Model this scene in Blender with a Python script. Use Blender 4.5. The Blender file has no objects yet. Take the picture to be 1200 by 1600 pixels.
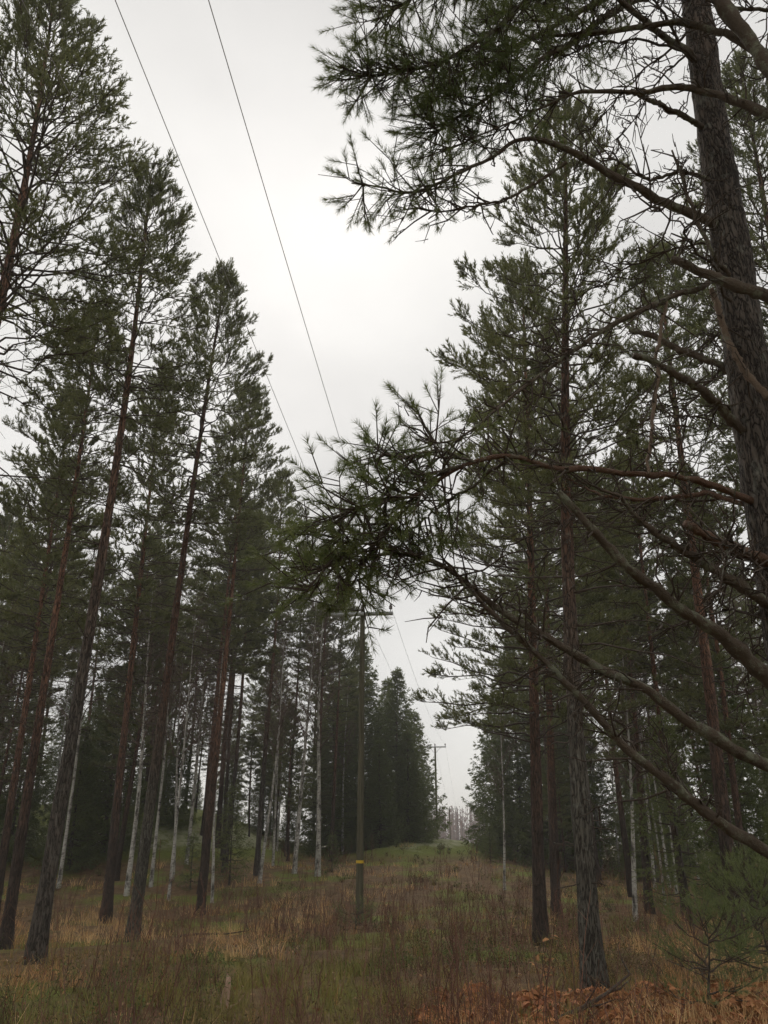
import bpy, math, random
import numpy as np
from mathutils import Vector, noise as mnoise

scene = bpy.context.scene
COL = scene.collection
R = math.radians

# ------------------------------------------------------------------ camera
cam_data = bpy.data.cameras.new('camera')
cam = bpy.data.objects.new('camera', cam_data)
COL.objects.link(cam)
cam.location = (0.0, 0.0, 1.65)
cam.rotation_euler = (R(90 + 22.5), 0, 0)
cam_data.sensor_fit = 'VERTICAL'
cam_data.sensor_height = 24.0
cam_data.lens = 24.0 * 1208.0 / 1600.0
cam_data.clip_start = 0.05
cam_data.clip_end = 3000.0
scene.camera = cam
scene.render.resolution_x = 768
scene.render.resolution_y = 1024

# ------------------------------------------------------------------ light
SUN_EL, SUN_AZ = R(43), R(-8)          # veiled sun ahead, a little left of the line
sun_dir = Vector((math.sin(SUN_AZ) * math.cos(SUN_EL), math.cos(SUN_AZ) * math.cos(SUN_EL), math.sin(SUN_EL)))
world = bpy.data.worlds.new('World')
scene.world = world
world.use_nodes = True
wn, wl = world.node_tree.nodes, world.node_tree.links
wn.clear()


def wnode(t, **kw):
    n = wn.new(t)
    for k, v in kw.items():
        setattr(n, k, v)
    return n


w_out = wnode('ShaderNodeOutputWorld')
w_bg = wnode('ShaderNodeBackground')
w_bg.inputs['Strength'].default_value = 1.0
w_sky = wnode('ShaderNodeTexSky', sky_type='NISHITA', sun_disc=False, sun_elevation=SUN_EL, sun_rotation=SUN_AZ)
w_tc = wnode('ShaderNodeTexCoord')
w_map = wnode('ShaderNodeMapping')
w_map.inputs['Scale'].default_value = (1.0, 1.0, 1.5)
w_map.inputs['Location'].default_value = (0.35, 0.1, 0.0)
wl.new(w_tc.outputs['Generated'], w_map.inputs['Vector'])
w_noise = wnode('ShaderNodeTexNoise')
w_noise.inputs['Scale'].default_value = 2.6
w_noise.inputs['Detail'].default_value = 4.0
w_noise.inputs['Roughness'].default_value = 0.45
wl.new(w_map.outputs[0], w_noise.inputs['Vector'])
w_ramp = wnode('ShaderNodeValToRGB')
w_ramp.color_ramp.elements[0].position = 0.36
w_ramp.color_ramp.elements[0].color = (0.72, 0.705, 0.68, 1)
w_ramp.color_ramp.elements[1].position = 0.66
w_ramp.color_ramp.elements[1].color = (0.91, 0.892, 0.855, 1)
wl.new(w_noise.outputs['Fac'], w_ramp.inputs['Fac'])
# brighter cloud round the veiled sun
w_dot = wnode('ShaderNodeVectorMath', operation='DOT_PRODUCT')
w_dot.inputs[1].default_value = sun_dir
wl.new(w_tc.outputs['Generated'], w_dot.inputs[0])
w_mx = wnode('ShaderNodeMath', operation='MAXIMUM')
w_mx.inputs[1].default_value = 0.0
wl.new(w_dot.outputs['Value'], w_mx.inputs[0])
w_pw = wnode('ShaderNodeMath', operation='POWER')
w_pw.inputs[1].default_value = 42.0
wl.new(w_mx.outputs[0], w_pw.inputs[0])
w_gl = wnode('ShaderNodeMath', operation='MULTIPLY')
w_gl.inputs[1].default_value = 0.18
wl.new(w_pw.outputs[0], w_gl.inputs[0])
w_add = wnode('ShaderNodeVectorMath', operation='ADD')
wl.new(w_ramp.outputs['Color'], w_add.inputs[0])
wl.new(w_gl.outputs[0], w_add.inputs[1])
w_dim = wnode('ShaderNodeVectorMath', operation='SCALE')
w_dim.inputs['Scale'].default_value = 0.10
wl.new(w_sky.outputs['Color'], w_dim.inputs[0])
w_mix = wnode('ShaderNodeMix', data_type='RGBA')
w_mix.inputs['Factor'].default_value = 0.94      # closed cloud cover over the clear sky
wl.new(w_dim.outputs[0], w_mix.inputs['A'])
wl.new(w_add.outputs[0], w_mix.inputs['B'])
wl.new(w_mix.outputs['Result'], w_bg.inputs['Color'])
wl.new(w_bg.outputs[0], w_out.inputs['Surface'])

sun_data = bpy.data.lights.new('sun', 'SUN')
sun_data.energy = 1.5
sun_data.angle = R(30)
sun_data.color = (1.0, 0.96, 0.9)
sun = bpy.data.objects.new('sun', sun_data)
COL.objects.link(sun)
sun.rotation_euler = (-sun_dir).to_track_quat('-Z', 'Y').to_euler()

vs = scene.view_settings
vs.view_transform = 'Standard'
vs.look = 'None'
vs.exposure = 0.0
vs.gamma = 1.0
vs.use_curve_mapping = False
scene.cycles.max_bounces = 5
scene.cycles.diffuse_bounces = 3
scene.cycles.glossy_bounces = 2
scene.cycles.transmission_bounces = 3
scene.cycles.volume_bounces = 0
scene.cycles.use_adaptive_sampling = True
scene.cycles.adaptive_threshold = 0.03
scene.cycles.adaptive_min_samples = 16
scene.cycles.use_denoising = True
scene.cycles.caustics_reflective = False
scene.cycles.caustics_refractive = False


# ------------------------------------------------------------------ helpers
def nrm(a):
    return a / np.maximum(np.linalg.norm(a, axis=-1, keepdims=True), 1e-9)


class Geo:
    """collects vertices and faces, builds ONE mesh"""

    def __init__(self):
        self.v, self.q, self.t, self.c, self.n = [], [], [], [], 0

    def add(self, v, tris=None, quads=None, col=None):
        v = np.asarray(v, dtype=np.float32).reshape(-1, 3)
        self.v.append(v)
        if tris is not None:
            self.t.append(np.asarray(tris, dtype=np.int32).reshape(-1, 3) + self.n)
        if quads is not None:
            self.q.append(np.asarray(quads, dtype=np.int32).reshape(-1, 4) + self.n)
        if col is not None:
            self.c.append(np.asarray(col, dtype=np.float32).reshape(-1, 3))
        self.n += len(v)
        return self

    def mesh(self, name, mat=None, smooth=False):
        me = bpy.data.meshes.new(name)
        v = np.concatenate(self.v) if self.v else np.zeros((0, 3), np.float32)
        t = np.concatenate(self.t) if self.t else np.zeros((0, 3), np.int32)
        q = np.concatenate(self.q) if self.q else np.zeros((0, 4), np.int32)
        me.vertices.add(len(v))
        me.vertices.foreach_set('co', v.ravel())
        loops = np.concatenate([t.ravel(), q.ravel()]).astype(np.int32)
        me.loops.add(len(loops))
        me.loops.foreach_set('vertex_index', loops)
        starts = np.concatenate([np.arange(len(t)) * 3, len(t) * 3 + np.arange(len(q)) * 4]).astype(np.int32)
        me.polygons.add(len(starts))
        me.polygons.foreach_set('loop_start', starts)
        if smooth:
            me.polygons.foreach_set('use_smooth', np.ones(len(starts), dtype=bool))
        if self.c:
            c = np.concatenate(self.c)
            ca = me.color_attributes.new('Col', 'FLOAT_COLOR', 'POINT')
            ca.data.foreach_set('color', np.concatenate([c, np.ones((len(c), 1), np.float32)], axis=1).ravel())
        me.update(calc_edges=True)
        if mat:
            me.materials.append(mat)
        return me


def link(name, me, parent=None, **props):
    o = bpy.data.objects.new(name, me)
    COL.objects.link(o)
    if parent is not None:
        o.parent = parent
    for k, v in props.items():
        o[k] = v
    return o


def thing(name, label, cat, loc, rz=0.0, scale=1.0, group=None):
    o = bpy.data.objects.new(name, None)
    COL.objects.link(o)
    o.empty_display_size = 0.2
    o.location = loc
    o.rotation_euler = (0, 0, rz)
    o.scale = (scale, scale, scale) if not hasattr(scale, '__len__') else scale
    o['label'] = label
    o['category'] = cat
    if group:
        o['group'] = group
    return o


def tubes(g, pts, rad, sides=4, col=None, cap=False):
    """pts (B,n,3), rad (B,n): a batch of tapered tubes"""
    pts = np.asarray(pts, dtype=np.float64)
    rad = np.asarray(rad, dtype=np.float64)
    if pts.ndim == 2:
        pts, rad = pts[None], rad[None]
    B, n, _ = pts.shape
    if B == 0:
        return
    tan = np.empty_like(pts)
    tan[:, 1:-1] = pts[:, 2:] - pts[:, :-2]
    tan[:, 0] = pts[:, 1] - pts[:, 0]
    tan[:, -1] = pts[:, -1] - pts[:, -2]
    tan = nrm(tan)
    ax = nrm(pts[:, -1] - pts[:, 0])
    ref = np.where(np.abs(ax[:, 2:3]) > 0.8, np.array([[1.0, 0.1, 0]]), np.array([[0, 0, 1.0]]))
    ref = np.repeat(ref[:, None, :], n, axis=1)
    a = nrm(np.cross(tan, ref))
    b = np.cross(tan, a)
    th = np.arange(sides) / sides * 2 * math.pi
    ring = pts[:, :, None, :] + rad[:, :, None, None] * (a[:, :, None, :] * np.cos(th)[None, None, :, None] + b[:, :, None, :] * np.sin(th)[None, None, :, None])
    v = ring.reshape(-1, 3)
    i = np.arange(n - 1)[:, None] * sides
    j = np.arange(sides)[None, :]
    j2 = (j + 1) % sides
    f = np.stack([i + j, i + j2, i + sides + j2, i + sides + j], axis=-1).reshape(-1, 4)
    F = (f[None] + (np.arange(B) * n * sides)[:, None, None]).reshape(-1, 4)
    c = None
    if col is not None:
        c = np.repeat(np.asarray(col).reshape(B, 1, 3), n * sides, axis=1).reshape(-1, 3)
    if cap:
        last = (n - 1) * sides
        cq = np.array([[last + k for k in range(sides)]])
        tr = np.array([[last, last + k, last + k + 1] for k in range(1, sides - 1)])
        T = (tr[None] + (np.arange(B) * n * sides)[:, None, None]).reshape(-1, 3)
        g.add(v, tris=T, quads=F, col=c)
    else:
        g.add(v, quads=F, col=c)


def perp(d):
    ref = np.where(np.abs(d[..., 2:3]) > 0.85, np.array([1.0, 0, 0]), np.array([0, 0, 1.0]))
    a = nrm(np.cross(d, ref))
    return a, np.cross(d, a)


def needles(g, rng, org, dirs, length, K, nl, nw, spread=0.75, t0=0.1):
    """brush of K flat needles round every shoot; org/dirs (S,3), length (S,)"""
    S = len(org)
    if S == 0:
        return
    t = t0 + (1 - t0) * rng.random((S, K))
    a, b = perp(dirs)
    ph = rng.random((S, K)) * 2 * math.pi
    sp = spread * (1.15 - 0.55 * t) * rng.uniform(0.7, 1.3, (S, K))
    rad = a[:, None] * np.cos(ph)[..., None] + b[:, None] * np.sin(ph)[..., None]
    nd = dirs[:, None] * np.cos(sp)[..., None] + rad * np.sin(sp)[..., None]
    base = org[:, None] + dirs[:, None] * (length[:, None] * t)[..., None]
    side = nrm(np.cross(nd, rng.normal(size=(S, K, 3))))
    L = nl * rng.uniform(0.7, 1.15, (S, K))
    w = nw * 0.5
    v = np.stack([base - side * w, base + side * w, base + nd * L[..., None]], axis=2).reshape(-1, 3)
    g.add(v, tris=np.arange(len(v)).reshape(-1, 3))


# ------------------------------------------------------------------ materials
def new_mat(name):
    m = bpy.data.materials.new(name)
    m.use_nodes = True
    nt = m.node_tree
    for n in list(nt.nodes):
        if n.type != 'OUTPUT_MATERIAL':
            nt.nodes.remove(n)
    return m, nt.nodes, nt.links, [n for n in nt.nodes if n.type == 'OUTPUT_MATERIAL'][0]


def N(nodes, t, ins=None, **kw):
    n = nodes.new(t)
    for k, v in kw.items():
        setattr(n, k, v)
    for k, v in (ins or {}).items():
        n.inputs[k].default_value = v
    return n


def ramp(nodes, stops, interp='LINEAR'):
    r = nodes.new('ShaderNodeValToRGB')
    e = r.color_ramp.elements
    while len(e) < len(stops):
        e.new(0.5)
    for i, (p, c) in enumerate(stops):
        e[i].position = p
        e[i].color = (c[0], c[1], c[2], 1)
    r.color_ramp.interpolation = interp
    return r


def coords(nodes, links, scale, kind='Object'):
    tc = nodes.new('ShaderNodeTexCoord')
    mp = nodes.new('ShaderNodeMapping')
    mp.inputs['Scale'].default_value = scale
    links.new(tc.outputs[kind], mp.inputs['Vector'])
    return mp.outputs[0]


def mixc(nodes, links, fac, a, b, blend='MIX'):
    m = nodes.new('ShaderNodeMix')
    m.data_type = 'RGBA'
    m.blend_type = blend
    for s, v in (('Factor', fac), ('A', a), ('B', b)):
        sock = m.inputs[s] if s == 'Factor' else [i for i in m.inputs if i.name == s and i.type == 'RGBA'][0]
        if hasattr(v, 'is_linked'):
            links.new(v, sock)
        elif isinstance(v, tuple):
            sock.default_value = (v[0], v[1], v[2], 1)
        else:
            sock.default_value = v
    return [o for o in m.outputs if o.type == 'RGBA'][0]


def principled(nodes, links, out, col, rough=0.9, normal=None, spec=0.2):
    p = nodes.new('ShaderNodeBsdfPrincipled')
    p.inputs['Roughness'].default_value = rough
    p.inputs['Specular IOR Level'].default_value = spec
    if isinstance(col, tuple):
        p.inputs['Base Color'].default_value = (col[0], col[1], col[2], 1)
    else:
        links.new(col, p.inputs['Base Color'])
    if normal is not None:
        links.new(normal, p.inputs['Normal'])
    links.new(p.outputs[0], out.inputs['Surface'])
    return p


def bump(nodes, links, h, strength=0.6, dist=0.02):
    b = nodes.new('ShaderNodeBump')
    b.inputs['Strength'].default_value = strength
    b.inputs['Distance'].default_value = dist
    links.new(h, b.inputs['Height'])
    return b.outputs[0]


def mat_pine_bark(name, low_a, low_b, up_a, up_b, z0, z1, lichen=0.0, plate=(10, 10, 1.5)):
    m, nd, lk, out = new_mat(name)
    v = coords(nd, lk, plate)
    vor = N(nd, 'ShaderNodeTexVoronoi', {'Scale': 2.3}, feature='DISTANCE_TO_EDGE')
    dn = N(nd, 'ShaderNodeTexNoise', {'Scale': 2.0, 'Detail': 3.0})
    lk.new(v, dn.inputs['Vector'])
    off = N(nd, 'ShaderNodeVectorMath', operation='ADD')
    sc = N(nd, 'ShaderNodeVectorMath', operation='SCALE')
    sc.inputs['Scale'].default_value = 1.3
    lk.new(dn.outputs['Color'], sc.inputs[0])
    lk.new(v, off.inputs[0])
    lk.new(sc.outputs[0], off.inputs[1])
    lk.new(off.outputs[0], vor.inputs['Vector'])
    crack = ramp(nd, [(0.0, (0, 0, 0)), (0.14, (0.8, 0.8, 0.8)), (0.4, (1, 1, 1))])
    lk.new(vor.outputs['Distance'], crack.inputs['Fac'])
    v2 = coords(nd, lk, (5, 5, 1.3))
    n2 = N(nd, 'ShaderNodeTexNoise', {'Scale': 1.7, 'Detail': 7.0, 'Roughness': 0.65})
    lk.new(v2, n2.inputs['Vector'])
    r2 = ramp(nd, [(0.3, (0, 0, 0)), (0.7, (1, 1, 1))])
    lk.new(n2.outputs['Fac'], r2.inputs['Fac'])
    low = mixc(nd, lk, r2.outputs['Color'], low_a, low_b)
    up = mixc(nd, lk, r2.outputs['Color'], up_a, up_b)
    tc = nd.new('ShaderNodeTexCoord')
    sep = nd.new('ShaderNodeSeparateXYZ')
    lk.new(tc.outputs['Object'], sep.inputs[0])
    zz = N(nd, 'ShaderNodeMath', operation='MULTIPLY_ADD')
    zz.inputs[1].default_value = 3.0
    lk.new(n2.outputs['Fac'], zz.inputs[0])
    lk.new(sep.outputs['Z'], zz.inputs[2])
    mr = N(nd, 'ShaderNodeMapRange', {'From Min': z0 + 1.5, 'From Max': z1 + 1.5})
    lk.new(zz.outputs[0], mr.inputs['Value'])
    base = mixc(nd, lk, mr.outputs[0], low, up)
    dark = mixc(nd, lk, crack.outputs['Color'], (0.03, 0.024, 0.02), base)
    if lichen > 0:
        v3 = coords(nd, lk, (7, 7, 5))
        n3 = N(nd, 'ShaderNodeTexNoise', {'Scale': 1.5, 'Detail': 8.0, 'Roughness': 0.7})
        lk.new(v3, n3.inputs['Vector'])
        r3 = ramp(nd, [(0.56, (0, 0, 0)), (0.66, (lichen, lichen, lichen))])
        lk.new(n3.outputs['Fac'], r3.inputs['Fac'])
        dark = mixc(nd, lk, r3.outputs['Color'], dark, (0.20, 0.20, 0.165))
    h = N(nd, 'ShaderNodeMath', operation='MULTIPLY_ADD')
    h.inputs[1].default_value = 0.35
    lk.new(n2.outputs['Fac'], h.inputs[0])
    lk.new(crack.outputs['Color'], h.inputs[2])
    principled(nd, lk, out, dark, 0.92, bump(nd, lk, h.outputs[0], 0.9, 0.02))
    return m


def mat_branch(name, wood_a, wood_b, lichen_col, amount):
    m, nd, lk, out = new_mat(name)
    v = coords(nd, lk, (14, 14, 14))
    n1 = N(nd, 'ShaderNodeTexNoise', {'Scale': 1.0, 'Detail': 6.0, 'Roughness': 0.65})
    lk.new(v, n1.inputs['Vector'])
    c = mixc(nd, lk, n1.outputs['Fac'], wood_a, wood_b)
    n2 = N(nd, 'ShaderNodeTexNoise', {'Scale': 1.1, 'Detail': 8.0, 'Roughness': 0.72})
    v2 = coords(nd, lk, (9, 9, 9))
    lk.new(v2, n2.inputs['Vector'])
    r = ramp(nd, [(0.62 - 0.25 * amount, (0, 0, 0)), (0.70 - 0.2 * amount, (1, 1, 1))])
    lk.new(n2.outputs['Fac'], r.inputs['Fac'])
    c = mixc(nd, lk, r.outputs['Color'], c, lichen_col)
    n3 = N(nd, 'ShaderNodeTexNoise', {'Scale': 5.0, 'Detail': 4.0, 'Roughness': 0.7})
    lk.new(v, n3.inputs['Vector'])
    principled(nd, lk, out, c, 0.9, bump(nd, lk, n3.outputs['Fac'], 0.9, 0.012))
    return m


def mat_needle(name, a, b, c, trans=0.25):
    m, nd, lk, out = new_mat(name)
    gi = nd.new('ShaderNodeNewGeometry')
    oi = nd.new('ShaderNodeObjectInfo')
    v = coords(nd, lk, (0.9, 0.9, 0.9))
    n1 = N(nd, 'ShaderNodeTexNoise', {'Scale': 1.0, 'Detail': 3.0})
    lk.new(v, n1.inputs['Vector'])
    r = ramp(nd, [(0.0, a), (0.55, b), (1.0, c)])
    ad = N(nd, 'ShaderNodeMath', operation='MULTIPLY_ADD')
    ad.inputs[1].default_value = 0.45
    lk.new(gi.outputs['Random Per Island'], ad.inputs[0])
    mr = N(nd, 'ShaderNodeMapRange', {'From Min': 0.3, 'From Max': 0.7, 'To Min': 0.0, 'To Max': 0.4})
    lk.new(n1.outputs['Fac'], mr.inputs['Value'])
    lk.new(mr.outputs[0], ad.inputs[2])
    ad2 = N(nd, 'ShaderNodeMath', operation='MULTIPLY_ADD')
    ad2.inputs[1].default_value = 0.2
    lk.new(oi.outputs['Random'], ad2.inputs[0])
    lk.new(ad.outputs[0], ad2.inputs[2])
    lk.new(ad2.outputs[0], r.inputs['Fac'])
    p = nd.new('ShaderNodeBsdfPrincipled')
    p.inputs['Roughness'].default_value = 0.55
    p.inputs['Specular IOR Level'].default_value = 0.3
    lk.new(r.outputs['Color'], p.inputs['Base Color'])
    t = nd.new('ShaderNodeBsdfTranslucent')
    lk.new(r.outputs['Color'], t.inputs['Color'])
    mx = nd.new('ShaderNodeMixShader')
    mx.inputs[0].default_value = trans
    lk.new(p.outputs[0], mx.inputs[1])
    lk.new(t.outputs[0], mx.inputs[2])
    lk.new(mx.outputs[0], out.inputs['Surface'])
    return m


def mat_attr(name, rough=0.85, trans=0.15, spec=0.15):
    m, nd, lk, out = new_mat(name)
    at = N(nd, 'ShaderNodeAttribute', attribute_name='Col')
    p = nd.new('ShaderNodeBsdfPrincipled')
    p.inputs['Roughness'].default_value = rough
    p.inputs['Specular IOR Level'].default_value = spec
    lk.new(at.outputs['Color'], p.inputs['Base Color'])
    t = nd.new('ShaderNodeBsdfTranslucent')
    lk.new(at.outputs['Color'], t.inputs['Color'])
    mx = nd.new('ShaderNodeMixShader')
    mx.inputs[0].default_value = trans
    lk.new(p.outputs[0], mx.inputs[1])
    lk.new(t.outputs[0], mx.inputs[2])
    lk.new(mx.outputs[0], out.inputs['Surface'])
    return m


def mat_simple(name, a, b, scale=(6, 6, 6), rough=0.85, spec=0.2, bmp=0.3):
    m, nd, lk, out = new_mat(name)
    v = coords(nd, lk, scale)
    n1 = N(nd, 'ShaderNodeTexNoise', {'Scale': 1.0, 'Detail': 6.0, 'Roughness': 0.6})
    lk.new(v, n1.inputs['Vector'])
    r = ramp(nd, [(0.3, a), (0.7, b)])
    lk.new(n1.outputs['Fac'], r.inputs['Fac'])
    principled(nd, lk, out, r.outputs['Color'], rough, bump(nd, lk, n1.outputs['Fac'], bmp, 0.01), spec)
    return m


def mat_birch():
    m, nd, lk, out = new_mat('birch_bark')
    v = coords(nd, lk, (7, 7, 26))
    n1 = N(nd, 'ShaderNodeTexNoise', {'Scale': 1.0, 'Detail': 4.0, 'Roughness': 0.6})
    lk.new(v, n1.inputs['Vector'])
    v2 = coords(nd, lk, (6, 6, 2.2))
    n2 = N(nd, 'ShaderNodeTexNoise', {'Scale': 1.0, 'Detail': 5.0, 'Roughness': 0.6})
    lk.new(v2, n2.inputs['Vector'])
    r1 = ramp(nd, [(0.30, (0.04, 0.035, 0.03)), (0.42, (0.36, 0.345, 0.31)), (0.7, (0.55, 0.53, 0.48))])
    lk.new(n1.outputs['Fac'], r1.inputs['Fac'])
    r2 = ramp(nd, [(0.36, (0.16, 0.15, 0.14)), (0.52, (1, 1, 1))])
    lk.new(n2.outputs['Fac'], r2.inputs['Fac'])
    c = mixc(nd, lk, 1.0, r1.outputs['Color'], r2.outputs['Color'], 'MULTIPLY')
    principled(nd, lk, out, c, 0.75, bump(nd, lk, n1.outputs['Fac'], 0.4, 0.01))
    return m


M_BARK = mat_pine_bark('pine_bark', (0.07, 0.06, 0.05), (0.15, 0.13, 0.108), (0.16, 0.085, 0.055), (0.27, 0.15, 0.10), 4.0, 9.5, 0.35)
M_BARK_RED = mat_pine_bark('red_pine_bark', (0.055, 0.04, 0.032), (0.10, 0.072, 0.056), (0.20, 0.10, 0.065), (0.32, 0.17, 0.105), 2.0, 7.0, 0.12)
M_BARK_GREY = mat_pine_bark('grey_pine_bark', (0.075, 0.07, 0.056), (0.15, 0.14, 0.112), (0.11, 0.055, 0.036), (0.17, 0.09, 0.058), 2.5, 6.5, 0.6)
M_BARK_NEAR = mat_pine_bark('near_pine_bark', (0.075, 0.062, 0.052), (0.14, 0.118, 0.098), (0.10, 0.076, 0.058), (0.17, 0.125, 0.095), 5.5, 9.0, 0.55, (16, 16, 3.2))
M_TWIG = mat_branch('twig_bark', (0.05, 0.038, 0.029), (0.10, 0.075, 0.057), (0.14, 0.14, 0.11), 0.25)
M_BRANCH = mat_branch('lichened_branch_bark', (0.055, 0.042, 0.031), (0.12, 0.092, 0.066), (0.16, 0.165, 0.115), 0.45)
M_BRANCH_RED = mat_branch('reddish_branch_bark', (0.075, 0.043, 0.029), (0.15, 0.09, 0.06), (0.16, 0.155, 0.115), 0.25)
M_DEAD = mat_branch('dead_wood', (0.11, 0.08, 0.058), (0.22, 0.16, 0.115), (0.17, 0.17, 0.13), 0.2)
M_NEEDLE = mat_needle('pine_needles', (0.105, 0.115, 0.05), (0.15, 0.162, 0.066), (0.215, 0.215, 0.085), 0.5)
M_NEEDLE_NEAR = mat_needle('near_pine_needles', (0.07, 0.092, 0.034), (0.12, 0.15, 0.05), (0.20, 0.215, 0.075), 0.42)
M_SPRUCE = mat_needle('spruce_needles', (0.095, 0.118, 0.044), (0.14, 0.168, 0.058), (0.19, 0.21, 0.072), 0.45)
M_JUNIPER = mat_needle('sapling_needles', (0.11, 0.135, 0.05), (0.15, 0.18, 0.065), (0.19, 0.22, 0.085), 0.4)
M_BIRCH = mat_birch()
M_BTWIG = mat_simple('birch_twigs', (0.10, 0.068, 0.056), (0.17, 0.12, 0.10))
M_POLE = mat_simple('pole_wood', (0.06, 0.058, 0.038), (0.14, 0.128, 0.085), (26, 26, 0.9), 0.9, 0.15, 0.8)
M_STEEL = mat_simple('galvanised_steel', (0.30, 0.31, 0.31), (0.42, 0.43, 0.43), (5, 5, 5), 0.5, 0.5, 0.05)
M_PORC = mat_simple('insulator_ceramic', (0.10, 0.085, 0.075), (0.16, 0.14, 0.125), (9, 9, 9), 0.3, 0.5, 0.0)
M_WIRE = mat_simple('aluminium_wire', (0.30, 0.30, 0.30), (0.38, 0.38, 0.38), (3, 3, 3), 0.5, 0.4, 0.0)
M_YELLOW = mat_simple('yellow_plate', (0.62, 0.40, 0.02), (0.70, 0.47, 0.03), (9, 9, 9), 0.5, 0.4, 0.0)
M_VEG = mat_attr('undergrowth')
M_STEM = mat_attr('bare_stems', 0.85, 0.0)
M_STUMP = mat_simple('pale_broken_wood', (0.28, 0.17, 0.11), (0.50, 0.36, 0.27), (20, 20, 6), 0.85, 0.2, 0.5)


# ------------------------------------------------------------------ terrain
def sst(a, b, x):
    t = np.clip((np.asarray(x, dtype=np.float64) - a) / (b - a), 0, 1)
    return t * t * (3 - 2 * t)


def gz0(X, Y):
    X = np.asarray(X, dtype=np.float64)
    Y = np.asarray(Y, dtype=np.float64)
    z = -0.8 * sst(6, 26, Y) + 0.75 * sst(27, 44, Y)
    z = z + 3.2 * sst(38, 50, Y) * (1 - sst(-14, -3, X)) - 2.5 * sst(58, 85, Y) * (1 - sst(-14, -3, X))
    z = z + 1.25 * np.exp(-(((X - 3.2) / 6.5) ** 2 + ((Y - 60) / 9) ** 2))
    z = z + 0.55 * np.exp(-(((X - 1.2) / 3.0) ** 2 + ((Y - 50) / 4.5) ** 2))
    z = z - 0.5 * sst(27, 44, Y) * sst(5, 12, X)
    z = z - 6 * sst(75, 130, Y)
    return z


def wob(X, Y, s, ph):
    return (np.sin(X * s + ph) * np.cos(Y * s * 0.83 + ph * 1.7) + 0.6 * np.sin(X * s * 1.9 - Y * s * 1.3 + ph * 2.3) + 0.4 * np.cos(X * s * 3.1 + Y * s * 2.7 + ph)) / 2.0


def gz(X, Y):
    X = np.asarray(X, dtype=np.float64)
    Y = np.asarray(Y, dtype=np.float64)
    return gz0(X, Y) + (0.07 * wob(X, Y, 1.1, 0.4) + 0.05 * wob(X, Y, 2.9, 1.9))


def axis_coords(lo, hi, fine_lo, fine_hi, step):
    a = list(np.arange(fine_lo, fine_hi + 1e-6, step))
    s, x = step, fine_hi
    while x < hi:
        s *= 1.22
        x += s
        a.append(x)
    s, x = step, fine_lo
    while x > lo:
        s *= 1.22
        x -= s
        a.insert(0, x)
    return np.array(a)


gx = axis_coords(-420, 420, -24, 24, 0.5)
gy = axis_coords(-120, 640, 2, 66, 0.5)
GX, GY = np.meshgrid(gx, gy)
gv = np.stack([GX, GY, gz(GX, GY)], axis=-1).reshape(-1, 3)
nx, ny = len(gx), len(gy)
ii, jj = np.meshgrid(np.arange(nx - 1), np.arange(ny - 1))
k0 = (jj * nx + ii).ravel()
gq = np.stack([k0, k0 + 1, k0 + nx + 1, k0 + nx], axis=-1)


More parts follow.
